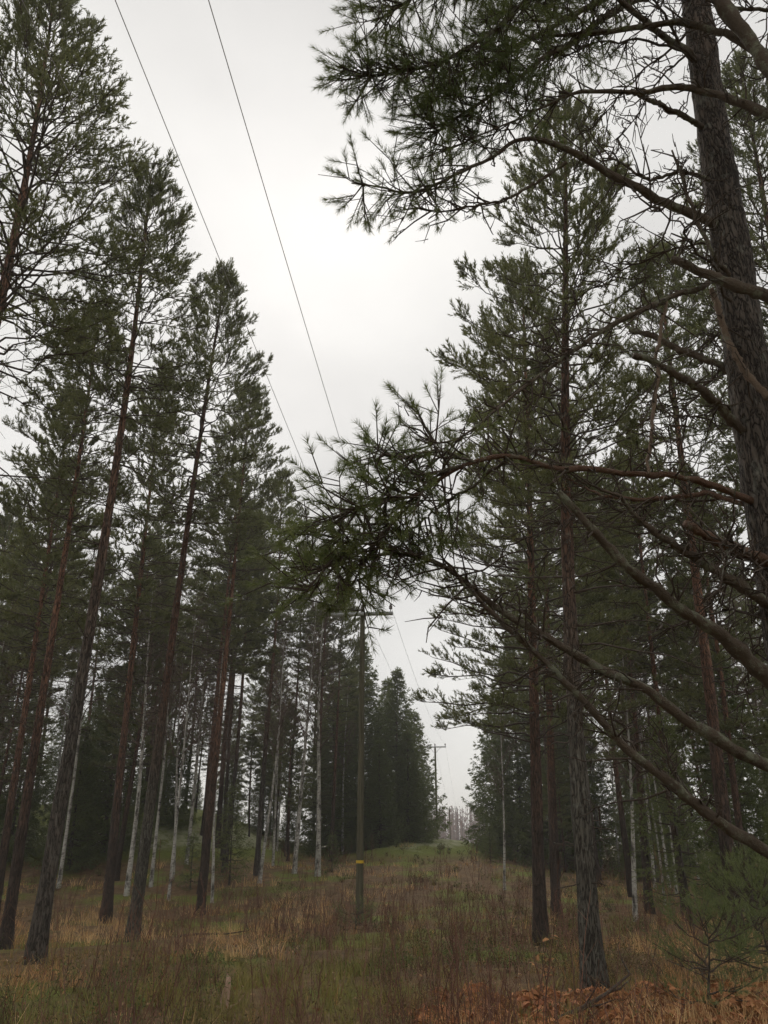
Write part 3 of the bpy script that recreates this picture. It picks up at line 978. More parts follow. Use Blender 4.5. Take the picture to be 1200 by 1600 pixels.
LANDMARKS = [('leaning edge pine', -0.449), ('slim red pine', -0.43), ('thick dark pine', -0.393), ('speckled birch', -0.30), ('lichened pine', -0.288), ('slender red pine', -0.212), ('birch pair', -0.09), ('power pole', -0.03),
             ('lone thin birch', 0.14), ('reddish pine pair', 0.19), ('furrowed pine', 0.235), ('crossing red pine', 0.349), ('stout red pine', 0.40), ('dark edge pine', 0.436)]
NTH = ['nearest', 'second', 'third', 'fourth', 'fifth', 'sixth', 'seventh', 'eighth', 'ninth', 'tenth', 'eleventh', 'twelfth', 'thirteenth', 'fourteenth', 'fifteenth', 'sixteenth', 'seventeenth', 'eighteenth']
WORD = {'young_pine': 'young bushy pine', 'pine_tree': 'slim background pine', 'birch_tree': 'faint bare birch', 'spruce_tree': 'shaded background spruce'}


FILLED = {}


def fill(n, xr, yr, ok, gap, pool, name, cat, label, group, sr=(0.85, 1.12)):
    made, trees = 0, []
    for _ in range(n * 60):
        if made >= n:
            break
        x, y = rng.uniform(*xr), rng.uniform(*yr)
        if not ok(x, y) or min((x - a) ** 2 + (y - b) ** 2 for a, b in taken) < gap ** 2:
            continue
        taken.append((x, y))
        t = plant(name, cat, label, pool[made % len(pool)], x, y, rng.random() * 6.28, rng.uniform(*sr), group)
        made += 1
        trees.append((x / y, y, t))
    FILLED.setdefault(name, []).extend(trees)


def left_ok(x, y):
    return x < -6.0 + (y - 28) * 0.16 and x > -0.55 * y - 1.5


def right_ok(x, y):
    return x > 5.6 + (y - 18) * 0.11 and x < 0.55 * y + 1.5


fill(28, (-32, -2), (29, 58), left_ok, 1.7, PINES, 'pine_tree', 'pine tree', 'one of the thin background pines filling the left wood', 'background pines of the left wood')
fill(15, (-30, -4), (30, 54), left_ok, 1.3, SLIM, 'birch_tree', 'birch tree', 'one of the faint bare birches deep in the left wood', 'background birches of the left wood')
fill(18, (5, 34), (22, 56), right_ok, 1.8, PINES, 'pine_tree', 'pine tree', 'one of the thin background pines filling the right wood', 'background pines of the right wood')
fill(18, (6, 30), (24, 52), right_ok, 1.3, SLIM, 'birch_tree', 'birch tree', 'one of the faint bare birches deep in the right wood', 'background birches of the right wood')
MID = [SP[2], SP[1]]
fill(7, (-36, -5), (38, 62), lambda x, y: left_ok(x, y) and x < -0.28 * y, 1.9, MID, 'spruce_tree', 'spruce tree', '', 'background spruces of the left wood', (0.6, 1.0))
fill(9, (6, 40), (34, 66), lambda x, y: right_ok(x, y) and x > 0.29 * y, 1.9, MID, 'spruce_tree', 'spruce tree', '', 'background spruces of the right wood', (0.6, 1.0))
fill(9, (-22, -2), (58, 82), lambda x, y: -0.36 * y < x < -0.055 * y, 2.0, PINES, 'pine_tree', 'pine tree', '', 'pines beyond the left hill', (0.8, 1.1))
fill(6, (-22, -2), (45, 66), lambda x, y: -0.36 * y < x < -0.07 * y, 1.6, [SP[2], SP[1]], 'spruce_tree', 'spruce tree', '', 'spruces on the left hill', (0.32, 0.7))
fill(15, (-20, -3), (42, 66), lambda x, y: left_ok(x, y - 6) and -0.34 * y < x < -0.06 * y, 1.6, [PINES[3], PINES[1]], 'young_pine', 'pine tree', '', 'young pines on the left hill', (0.42, 0.66))
fill(8, (8, 30), (38, 66), lambda x, y: right_ok(x, y) and 0.2 * y < x < 0.5 * y, 1.6, [PINES[3], PINES[1]], 'young_pine', 'pine tree', '', 'young pines in the right wood', (0.42, 0.66))
# tell them apart by the landmarks they are seen between and their order in depth
for name, trees in FILLED.items():
    for i in range(len(LANDMARKS) + 1):
        lo = LANDMARKS[i - 1] if i else ('left edge', -9)
        hi = LANDMARKS[i] if i < len(LANDMARKS) else ('right edge', 9)
        row = [(y, t) for r, y, t in trees if lo[1] <= r < hi[1]]
        if not row:
            continue
        for k, (y, t) in enumerate(sorted(row, key=lambda e: e[0])):
            nth = '' if len(row) == 1 else ('farthest ' if k == len(row) - 1 else NTH[min(k, 17)] + (' ' if k == 0 else ' nearest '))
            t['label'] = '%s%s between %s and %s' % (nth, WORD[name], lo[0], hi[0])

# ------------------------------------------------------------------ the near pine at the right and its neighbour outside the frame
NEAR_BRANCHES = [
    ('A', 'live', 'long lichen covered lower branch sweeping left to a needle tuft', [(1.967, 3.8, 1.857, 0.0446), (1.751, 3.7, 1.929, 0.0379), (1.445, 3.6, 2.084, 0.0332), (1.29, 3.55, 2.128, 0.0287), (1.076, 3.5, 2.261, 0.0273), (0.796, 3.4, 2.412, 0.0227), (0.472, 3.35, 2.589, 0.0186), (0.288, 3.3, 2.768, 0.0144), (0.173, 3.3, 2.81, 0.0116), (0.043, 3.3, 2.823, 0.0101), (-0.058, 3.3, 2.792, 0.0072), (-0.187, 3.3, 2.744, 0.0057), (-0.283, 3.25, 2.736, 0.0042)], 0.72, 1.1),
    ('A', 'bare', 'lowest lichen covered branch running down to the right edge', [(1.948, 3.8, 1.39, 0.0424), (1.659, 3.65, 1.567, 0.0359), (1.452, 3.6, 1.689, 0.0332), (1.311, 3.55, 1.791, 0.029), (1.106, 3.5, 1.932, 0.0263), (0.972, 3.45, 2.087, 0.0236), (0.781, 3.4, 2.243, 0.0195), (0.616, 3.35, 2.401, 0.0168), (0.463, 3.3, 2.546, 0.0126), (0.342, 3.3, 2.684, 0.0086), (0.256, 3.25, 2.781, 0.0057)], 0.3, 1.0),
    ('A', 'broken', 'thick bare branch rising left to a cut stub above the others', [(1.979, 3.8, 2.237, 0.0526), (1.823, 3.7, 2.311, 0.0486), (1.63, 3.6, 2.488, 0.0423), (1.387, 3.5, 2.615, 0.0358), (1.125, 3.4, 2.786, 0.0296), (0.887, 3.3, 3.017, 0.0237), (0.808, 3.28, 3.112, 0.0193)], 0.3, 1.0),
    ('A', 'live', 'reddish arched branch bending left into the big needle cluster', [(2.016, 3.8, 3.261, 0.0273), (1.898, 3.72, 3.271, 0.0252), (1.578, 3.6, 3.337, 0.0214), (1.282, 3.5, 3.315, 0.0192), (1.032, 3.42, 3.266, 0.0188), (0.827, 3.35, 3.233, 0.0184), (0.7, 3.3, 3.297, 0.0168), (0.511, 3.25, 3.289, 0.015), (0.328, 3.25, 3.222, 0.0134), (0.177, 3.25, 3.092, 0.0103), (0.0, 3.25, 3.012, 0.0073), (-0.16, 3.25, 2.98, 0.0058), (-0.287, 3.25, 2.872, 0.0043)], 0.7, 1.1),
    ('A', 'broken', 'short reddish broken stub low on the trunk', [(2.051, 3.8, 2.885, 0.0396), (1.883, 3.65, 2.913, 0.0351), (1.634, 3.5, 2.933, 0.0324), (1.423, 3.4, 2.999, 0.0273)], 0.3, 1.0),
    ('A', 'bare', 'grey branch leaving the trunk below the broken stub', [(2.009, 3.8, 2.672, 0.0388), (1.882, 3.7, 2.703, 0.0364), (1.57, 3.6, 2.869, 0.0314), (1.304, 3.5, 2.999, 0.0217), (1.179, 3.45, 3.113, 0.014), (1.078, 3.4, 3.165, 0.0092), (0.93, 3.4, 3.226, 0.0062)], 0.3, 1.0),
    ('A', 'bare', 'thin grey level branch beside the arched reddish one', [(2.056, 3.85, 3.263, 0.0173), (1.787, 3.95, 3.394, 0.0179), (1.443, 4.0, 3.377, 0.0144), (1.244, 4.05, 3.427, 0.011), (1.048, 4.1, 3.571, 0.0075)], 0.3, 1.0),
    ('A', 'broken', 'stout broken branch rising left from mid trunk', [(2.045, 3.8, 3.645, 0.0354), (1.886, 3.7, 3.742, 0.0332), (1.588, 3.5, 3.868, 0.027), (1.443, 3.45, 3.914, 0.0235), (1.297, 3.4, 3.94, 0.0216)], 0.3, 1.0),
    ('A', 'broken', 'broken grey branch just above the stout stub', [(2.082, 3.85, 4.09, 0.026), (1.992, 3.9, 4.21, 0.0266), (1.771, 4.0, 4.414, 0.0256), (1.683, 4.05, 4.52, 0.024), (1.568, 4.1, 4.604, 0.0244)], 0.3, 1.0),
    ('A', 'live', 'dark branch drooping left from the trunk fork towards the needle cluster', [(2.118, 3.8, 4.859, 0.0275), (1.789, 3.5, 4.494, 0.0233), (1.499, 3.45, 4.324, 0.0209), (1.184, 3.4, 4.12, 0.0186), (0.93, 3.4, 3.921, 0.0133), (0.64, 3.35, 3.661, 0.0096), (0.433, 3.3, 3.452, 0.0077), (0.306, 3.3, 3.348, 0.0061), (0.184, 3.3, 3.383, 0.0046)], 0.85, 0.5),
    ('A', 'dead', 'pale dead limb hanging down across the trunk', [(1.886, 3.62, 4.537, 0.0221), (1.912, 3.6, 4.138, 0.023), (1.97, 3.58, 3.919, 0.0259), (2.033, 3.55, 3.773, 0.022)], 0.3, 1.0),
    ('A', 'dead', 'thin brown dead stick hanging straight down', [(1.546, 3.46, 4.34, 0.0105), (1.444, 3.44, 3.947, 0.0134), (1.357, 3.42, 3.591, 0.0129), (1.287, 3.4, 3.253, 0.0109)], 0.3, 1.0),
    ('A', 'live', 'long upper branch reaching left to a separate tuft against the sky', [(2.145, 3.8, 5.134, 0.0401), (1.994, 3.72, 5.136, 0.0375), (1.56, 3.6, 5.274, 0.0351), (1.309, 3.5, 5.349, 0.0289), (1.148, 3.45, 5.398, 0.0249), (0.953, 3.4, 5.471, 0.0191), (0.761, 3.4, 5.456, 0.0152), (0.526, 3.4, 5.293, 0.0131), (0.333, 3.4, 5.121, 0.0111), (0.147, 3.4, 5.01, 0.0092), (-0.037, 3.4, 5.121, 0.0074), (-0.185, 3.4, 5.121, 0.0055)], 0.72, 1.0),
    ('A', 'bare', 'forked drooping twig under the long upper branch', [(1.084, 3.45, 5.327, 0.0133), (0.914, 3.5, 5.223, 0.0114), (0.677, 3.5, 5.074, 0.0094), (0.449, 3.5, 5.011, 0.0075), (0.224, 3.5, 4.992, 0.0056), (0.148, 3.45, 5.011, 0.0056)], 0.3, 1.0),
    ('A', 'broken', 'short cut branch stub against the bright sky', [(2.182, 3.8, 5.979, 0.0278), (2.033, 3.7, 5.95, 0.0252), (1.775, 3.6, 5.992, 0.0206), (1.581, 3.55, 6.046, 0.0185)], 0.3, 1.0),
    ('A', 'live', 'rising branch from trunk to upper left corner of crown', [(2.218, 3.8, 6.619, 0.0358), (2.086, 3.7, 6.582, 0.0329), (1.867, 3.6, 6.666, 0.0282), (1.733, 3.55, 6.754, 0.026), (1.523, 3.5, 6.939, 0.0239), (1.228, 3.45, 7.16, 0.0197), (0.877, 3.4, 7.282, 0.0153), (0.436, 3.4, 7.214, 0.0109)], 0.4, 1.0),
    ('A', 'bare', 'small twisted dead branch beside the trunk', [(2.188, 3.8, 5.556, 0.0186), (1.981, 3.7, 5.48, 0.0162), (1.772, 3.6, 5.392, 0.0138), (1.628, 3.6, 5.34, 0.0118), (1.523, 3.6, 5.444, 0.0099), (1.394, 3.6, 5.534, 0.006)], 0.3, 1.0),
    ('A', 'bare', 'spindly dead branch lying along the trunk', [(2.023, 3.65, 4.662, 0.0169), (1.884, 3.55, 4.74, 0.0148), (1.802, 3.5, 5.05, 0.015), (1.774, 3.5, 5.324, 0.0115), (1.75, 3.5, 5.478, 0.0078)], 0.3, 1.0),
    ('A', 'live', 'high branch carrying the dense dark top cluster', [(2.375, 3.8, 8.256, 0.05), (1.892, 3.65, 7.77, 0.0426), (1.42, 3.5, 7.206, 0.0355), (1.147, 3.4, 6.852, 0.0297), (0.896, 3.3, 6.533, 0.0244), (0.71, 3.25, 6.248, 0.0217), (0.535, 3.2, 5.986, 0.0153), (0.34, 3.2, 5.834, 0.0113), (0.15, 3.2, 5.77, 0.0094), (-0.037, 3.2, 5.728, 0.0075), (-0.168, 3.2, 5.728, 0.0056)], 0.35, 2.2),
    ('A', 'live', 'high branch above the frame with hanging dark needles', [(2.411, 3.8, 8.498, 0.0457), (1.649, 3.5, 7.662, 0.0367), (1.101, 3.3, 7.05, 0.0275), (0.647, 3.2, 6.699, 0.0202), (0.313, 3.15, 6.41, 0.0137), (0.076, 3.1, 6.163, 0.0095), (-0.075, 3.1, 6.052, 0.0056)], 0.35, 2.2),
    ('A', 'live', 'inner branch with dense needles below the top cluster', [(2.343, 3.8, 7.572, 0.0383), (1.827, 3.7, 7.138, 0.032), (1.396, 3.6, 6.73, 0.0262), (1.124, 3.5, 6.345, 0.0208), (0.889, 3.45, 6.075, 0.0162), (0.627, 3.4, 5.816, 0.0137), (0.425, 3.4, 5.628, 0.0097), (0.267, 3.4, 5.471, 0.0057)], 0.4, 2.0),
    ('A', 'live', 'back branch with dense needles behind the top cluster', [(2.401, 3.9, 8.189, 0.0404), (1.951, 4.1, 7.962, 0.0359), (1.541, 4.2, 7.727, 0.0308), (1.174, 4.25, 7.498, 0.023), (0.813, 4.3, 7.309, 0.0178), (0.5, 4.3, 7.059, 0.0125), (0.248, 4.3, 6.919, 0.0074)], 0.3, 2.0),
    ('A', 'live', 'crossing inner twig branch in the big needle cluster', [(0.358, 3.25, 3.229, 0.0105), (0.202, 3.15, 3.142, 0.0086), (0.084, 3.1, 3.025, 0.007), (-0.027, 3.05, 2.958, 0.0055), (-0.135, 3.0, 2.907, 0.004), (-0.188, 3.0, 2.878, 0.004)], 0.3, 0.9),
    ('A', 'live', 'upper twig branch of the big needle cluster', [(0.419, 3.25, 3.249, 0.0105), (0.296, 3.2, 3.28, 0.0074), (0.175, 3.15, 3.255, 0.0058), (0.073, 3.15, 3.222, 0.0044), (0.0, 3.1, 3.213, 0.0043)], 0.3, 0.55),
    ('A', 'live', 'hanging lower twig branch of the big needle cluster', [(0.058, 3.3, 2.823, 0.0087), (-0.085, 3.2, 2.823, 0.007), (-0.18, 3.15, 2.775, 0.0055), (-0.243, 3.1, 2.686, 0.0054), (-0.294, 3.1, 2.615, 0.004)], 0.1, 1.1),
    ('A', 'live', 'drooping twig branch under the big needle cluster', [(0.117, 3.25, 3.028, 0.0088), (0.0, 3.3, 2.922, 0.0073), (-0.088, 3.35, 2.816, 0.0059), (-0.117, 3.4, 2.709, 0.0044)], 0.15, 1.1),
    ('A', 'live', 'inner twig branch right of the big needle cluster', [(0.61, 3.3, 3.307, 0.0107), (0.426, 3.35, 3.169, 0.0091), (0.275, 3.4, 3.091, 0.0076), (0.121, 3.4, 2.96, 0.006)], 0.2, 0.7),
    ('B', 'broken', 'thick broken branch crossing in front of the trunk', [(2.367, 3.0, 3.517, 0.0491), (2.22, 3.2, 3.937, 0.0476), (2.037, 3.35, 4.28, 0.0424), (1.809, 3.4, 4.421, 0.04), (1.709, 3.42, 4.516, 0.0335), (1.609, 3.45, 4.608, 0.0268)], 0.3, 1.0),
    ('B', 'live', 'upper branch crossing the trunk and reaching left past it', [(2.66, 3.0, 4.523, 0.0417), (2.5, 3.2, 5.198, 0.0393), (2.253, 3.3, 5.537, 0.0357), (2.047, 3.35, 5.755, 0.0328), (1.863, 3.4, 5.954, 0.0238), (1.54, 3.4, 5.91, 0.0197), (1.18, 3.4, 5.86, 0.0138), (0.974, 3.4, 5.735, 0.0097), (0.729, 3.4, 5.549, 0.0077), (0.492, 3.4, 5.394, 0.0057), (0.302, 3.4, 5.369, 0.0057)], 0.7, 0.7),
    ('B', 'broken', 'thick dark limb climbing steeply out of the top edge', [(2.545, 3.0, 4.088, 0.0521), (2.445, 3.15, 5.072, 0.0559), (2.259, 3.2, 5.807, 0.0565), (2.162, 3.2, 6.109, 0.054), (2.059, 3.2, 6.426, 0.0515), (1.961, 3.2, 6.823, 0.0409)], 0.3, 1.0),
    ('B', 'bare', 'branch crossing above the trunk to spindly dead twigs', [(2.45, 3.15, 5.096, 0.035), (2.282, 3.3, 6.105, 0.0354), (2.131, 3.4, 6.376, 0.0307), (1.968, 3.45, 6.537, 0.0314), (1.843, 3.5, 6.576, 0.0254), (1.435, 3.5, 6.527, 0.019), (1.179, 3.5, 6.496, 0.0147), (0.967, 3.5, 6.466, 0.0084)], 0.3, 1.0),
    ('B', 'bare', 'thin level twig near the top right corner', [(2.954, 3.0, 5.778, 0.0162), (2.576, 3.5, 6.752, 0.0172), (2.36, 3.5, 6.746, 0.015), (2.242, 3.5, 6.81, 0.0129), (2.084, 3.5, 6.907, 0.0087)], 0.3, 1.0),
]
NEAR_TRUNK = [(1.899, 3.8, 0.689, 0.1236), (1.991, 3.8, 1.928, 0.1377), (2.034, 3.8, 2.698, 0.1376), (2.053, 3.8, 3.224, 0.1396), (2.063, 3.8, 3.606, 0.134), (2.109, 3.8, 4.366, 0.1318), (2.157, 3.8, 5.134, 0.1283), (2.195, 3.8, 6.008, 0.1157), (2.285, 3.8, 7.287, 0.1103), (2.373, 3.8, 8.417, 0.106), (2.576, 3.8, 10.954, 0.0878), (2.909, 3.8, 14.607, 0.0561)]



def smooth_path(q, n):
    q = np.array(q, dtype=np.float64)
    d = np.concatenate([[0], np.cumsum(np.linalg.norm(np.diff(q[:, :3], axis=0), axis=1))])
    u = np.linspace(0, d[-1], n)
    out = np.stack([np.interp(u, d, q[:, i]) for i in range(4)], axis=-1)
    for _ in range(3):
        out[1:-1] = 0.25 * out[:-2] + 0.5 * out[1:-1] + 0.25 * out[2:]
    return out, d[-1]


def bark_plates(p, s):
    d, _ = mnoise.voronoi(Vector((p[0] * s, p[1] * s, p[2] * s * 0.25)))
    return min(1.0, (d[1] - d[0]) * 2.2)


def near_trunk(q, parent, mat, n=240, sides=56):
    path, L = smooth_path(q, n)
    path[:, 3] *= 0.87
    g = Geo()
    tubes(g, path[:, :3], path[:, 3], sides)
    v = g.v[0].reshape(n, sides, 3).astype(np.float64)
    c = path[:, None, :3]
    o = v - c
    amp = np.zeros((n, sides, 1))
    for i in range(n):
        for j in range(sides):
            amp[i, j, 0] = bark_plates(v[i, j], 17.0) * 0.010 + mnoise.noise(Vector(v[i, j] * 6.0)) * 0.008
    g.v[0] = (c + o + nrm(o) * (amp - 0.006)).reshape(-1, 3)
    return link('trunk', g.mesh('trunk', mat, True), parent)


def foliage(rng, path, L, s0, dens, wood, crown):
    """side twigs with needle shoots on the outer part of a living branch"""
    n = len(path)
    P = path[:, :3]
    m = int(14.5 * dens * L * (1 - s0) / 0.6) + 6
    s = s0 + (1 - s0) * rng.random(m) ** 0.85
    s[-1] = 1.0
    idx = np.minimum((s * (n - 1)).astype(int), n - 2)
    b = P[idx]
    d0 = nrm(P[idx + 1] - P[idx])
    d = nrm(d0 * rng.uniform(0.3, 1.1, (m, 1)) + nrm(rng.normal(size=(m, 3)) * np.array([1, 1, 0.75])) * 0.85 + UP * rng.uniform(-0.35, 0.15, (m, 1)))
    l = rng.uniform(0.12, 0.40, m) * (1.15 - 0.45 * s)
    p1 = b + d * (l * 0.35)[:, None]
    p2 = b + d * (l * 0.7)[:, None] + UP * (l * 0.03)[:, None]
    p3 = b + d * l[:, None] + UP * (l * 0.14)[:, None]
    tubes(wood, np.stack([b, p1, p2, p3], axis=1), np.repeat(np.array([[0.0055, 0.0042, 0.0033, 0.0022]]), m, 0), 5)
    O, D, Ln = [p3], [nrm(p3 - p2)], [rng.uniform(0.05, 0.11, m)]
    for q in range(4):
        f = rng.uniform(0.35, 1.0, m)
        o = b + (p3 - b) * f[:, None]
        dd = nrm(nrm(p3 - b) * 0.7 + rng.normal(size=(m, 3)) * 0.6 + UP * 0.12)
        ll = rng.uniform(0.06, 0.2, m)
        tip = o + dd * ll[:, None]
        tubes(wood, np.stack([o, o + dd * (ll * 0.5)[:, None], tip], axis=1), np.repeat(np.array([[0.0032, 0.0027, 0.0018]]), m, 0), 4)
        keep = rng.random(m) < 0.86
        ln = rng.uniform(0.05, 0.10, m)
        O.append((tip - dd * (ln * 0.6)[:, None])[keep])
        D.append(dd[keep])
        Ln.append(ln[keep])
    needles(crown, rng, np.concatenate(O), np.concatenate(D), np.concatenate(Ln), 60, 0.048, 0.0026, 0.8, 0.0)


def dead_twigs(rng, path, L, wood, amount, s0=0.25):
    n = len(path)
    P = path[:, :3]
    m = int(16 * L * amount) + 3
    s = s0 + (1 - s0) * rng.random(m)
    idx = np.minimum((s * (n - 1)).astype(int), n - 2)
    b = P[idx]
    d0 = nrm(P[idx + 1] - P[idx])
    d = nrm(d0 * 0.6 + nrm(rng.normal(size=(m, 3))) * 0.9)
    l = rng.uniform(0.06, 0.38, m) * rng.random(m) ** 0.6 + 0.03
    k1 = b + d * (l * 0.4)[:, None] + rng.normal(size=(m, 3)) * 0.012
    k2 = b + d * (l * 0.75)[:, None] + rng.normal(size=(m, 3)) * 0.018
    tip = b + d * l[:, None] + rng.normal(size=(m, 3)) * 0.03
    tubes(wood, np.stack([b, k1, k2, tip], axis=1), np.repeat(np.array([[0.0055, 0.0044, 0.0032, 0.0017]]), m, 0), 5)
    for q in range(2):
        o = k1 + (tip - k1) * rng.random((m, 1))
        dd = nrm(d + rng.normal(size=(m, 3)) * 0.7)
        ll = l * rng.uniform(0.15, 0.5, m)
        tubes(wood, np.stack([o, o + dd * (ll * 0.5)[:, None] + rng.normal(size=(m, 3)) * 0.006, o + dd * ll[:, None]], axis=1), np.repeat(np.array([[0.0032, 0.0024, 0.0013]]), m, 0), 4)


near = {
    'A': thing('pine_tree', 'big near pine at right with rough grey trunk and long lichened branches', 'pine tree', (0, 0, 0)),
    'B': thing('pine_tree', 'nearest pine, only its thick branches crossing in from the right edge', 'pine tree', (0, 0, 0)),
}
near['A'].location = (1.93, 3.8, 0)
near['B'].location = (3.15, 2.9, 0)
bpy.context.view_layer.update()


def sub(q, tree):
    o = near[tree].location
    return [(p[0] - o[0], p[1] - o[1], p[2] - o[2], p[3]) for p in q]


near_trunk(sub([(1.93, 3.8, -0.3, 0.20), (1.90, 3.8, 0.15, 0.165)] + NEAR_TRUNK + [(2.95, 3.8, 15.2, 0.02)], 'A'), near['A'], M_BARK_NEAR)
near_trunk(sub([(3.15, 2.9, -0.3, 0.2), (3.2, 2.9, 1.5, 0.15), (3.25, 2.95, 4.0, 0.135), (3.3, 2.95, 8.0, 0.11), (3.4, 3.0, 14.0, 0.03)], 'B'), near['B'], M_BARK_NEAR, 120, 32)
rng = np.random.default_rng(21)
for bi, (tree, kind, lab, q, s0, dens) in enumerate(NEAR_BRANCHES):
    path, L = smooth_path(sub(q, tree), 40)
    kink = np.zeros((40, 3))
    for q_ in range(7):
        kk_ = rng.integers(4, 38)
        kink += np.exp(-((np.arange(40) - kk_) / 2.2) ** 2)[:, None] * rng.normal(size=3) * 0.015 * min(1.0, L / 2.2)
    kink[:3] = 0
    path[:, :3] += kink
    path[3:-1, :3] += rng.normal(size=(36, 3)) * 0.0025
    path[:, 3] *= 0.74
    rr = path[:, 3] * (1 + 0.10 * np.sin(np.arange(40) * 1.7 + bi) * rng.random(40) + 0.05 * rng.normal(size=40))
    path[:, 3] = rr
    g = Geo()
    tubes(g, path[:, :3], rr, 12, cap=True)
    vv = g.v[0].reshape(40, 12, 3)
    g.v[0] = (path[:, None, :3] + (vv - path[:, None, :3]) * (1 + 0.11 * rng.normal(size=(40, 12, 1)))).reshape(-1, 3)
    mat = M_BRANCH_RED if 'reddish' in lab else (M_DEAD if kind == 'dead' else M_BRANCH)
    o = link('branch', g.mesh('branch', mat, True), near[tree], label=lab)
    wood = Geo()
    if kind == 'live':
        crown = Geo()
        foliage(rng, path, L, s0, dens, wood, crown)
        dead_twigs(rng, path[:int(40 * s0) + 6], L * s0, wood, 1.3)
        c = link('needles', crown.mesh('needles', M_NEEDLE_NEAR), o)
        c['kind'] = 'stuff'
    elif kind in ('bare', 'broken', 'dead'):
        dead_twigs(rng, path, L, wood, {'bare': 1.6, 'broken': 0.45, 'dead': 0.7}[kind])
    c = link('twigs', wood.mesh('twigs', M_TWIG, True), o)
    c['kind'] = 'stuff'
# finer dead branches round the near trunk
trunk_path = np.array(sub(NEAR_TRUNK, 'A'))
for k in range(18):
    z = rng.uniform(2.3, 7.6)
    p0 = np.array([np.interp(z, trunk_path[:, 2], trunk_path[:, 0]), np.interp(z, trunk_path[:, 2], trunk_path[:, 1]), z])
    az = rng.uniform(1.2, 4.6)
    L = rng.uniform(0.5, 1.5)
    s = np.linspace(0, 1, 20)
    P_ = p0 + np.array([math.cos(az), math.sin(az) * 0.8, 0]) * (L * s)[:, None] + UP * (L * (rng.uniform(-0.1, 0.55) * s - rng.uniform(0.1, 0.6) * s ** 2))[:, None]
    P_[1:] += np.cumsum(rng.normal(size=(19, 3)) * 0.012, axis=0)
    rr = rng.uniform(0.006, 0.012) * (1 - 0.8 * s)
    g = Geo()
    tubes(g, P_, rr, 7)
    o = link('branch', g.mesh('branch', M_TWIG, True), near['A'])
    wood = Geo()
    dead_twigs(rng, np.concatenate([P_, rr[:, None]], axis=1), L, wood, 1.5)
    w_ = link('twigs', wood.mesh('twigs', M_TWIG, True), o)
    w_['kind'] = 'stuff'
# upper crown of the near pines above the frame
for tree, zz in (('A', 9.0), ('B', 9.0)):
    wood, crown = Geo(), Geo()
    base = near[tree].location
    for k in range(12):
        z = zz + k * 0.5
        az = k * 2.4 + rng.normal() * 0.3
        L = 1.9 * (1 - k / 14)
        s = np.linspace(0, 1, 24)
        pts = np.stack([0.5 + 0.3 * k / 12 + math.cos(az) * L * s if tree == 'A' else 0.2 + math.cos(az) * L * s, math.sin(az) * L * s, z + L * s * 0.3], axis=-1)
        rr = 0.02 * (1 - 0.85 * s) + 0.003
        tubes(wood, pts, rr, 6)
        foliage(rng, np.concatenate([pts, rr[:, None]], axis=1), L, 0.35, 0.2, wood, crown)
    o = link('top_branches', wood.mesh('top_branches', M_TWIG, True), near[tree])
    o['kind'] = 'stuff'
    c = link('needles', crown.mesh('needles', M_NEEDLE_NEAR), o)
    c['kind'] = 'stuff'

# ------------------------------------------------------------------ undergrowth
rng = np.random.default_rng(33)


def scatter(n, y0, y1, power=1.0, side=0.6, marg=2.0):
    """points on the heath, thinner with distance"""
    u = rng.random(n)
    Y = y0 * (y1 / y0) ** (u ** power)
    X = (rng.random(n) * 2 - 1) * (side * Y + marg)
    return X, Y


def patch(X, Y, s, ph):
    return np.clip((fbm(X * s + ph * 7.3, Y * s * 0.8 + ph * 3.1) - 0.5) * 3.4 + 0.5, 0, 1)


def cover(X, Y):
    """0 moss and green grass .. 0.5 heather and brush .. 1 straw"""
    return np.clip((fbm(X * 0.42 + 3.3, Y * 0.30 + 8.1) - 0.5) * 4.0 + 0.72 + 0.25 * (vnoise(X * 1.7, Y * 1.7) - 0.5), 0, 1)


def on_knoll(X, Y):
    return np.exp(-(((X - 3.2) / 6.0) ** 2 + ((Y - 57) / 10) ** 2))


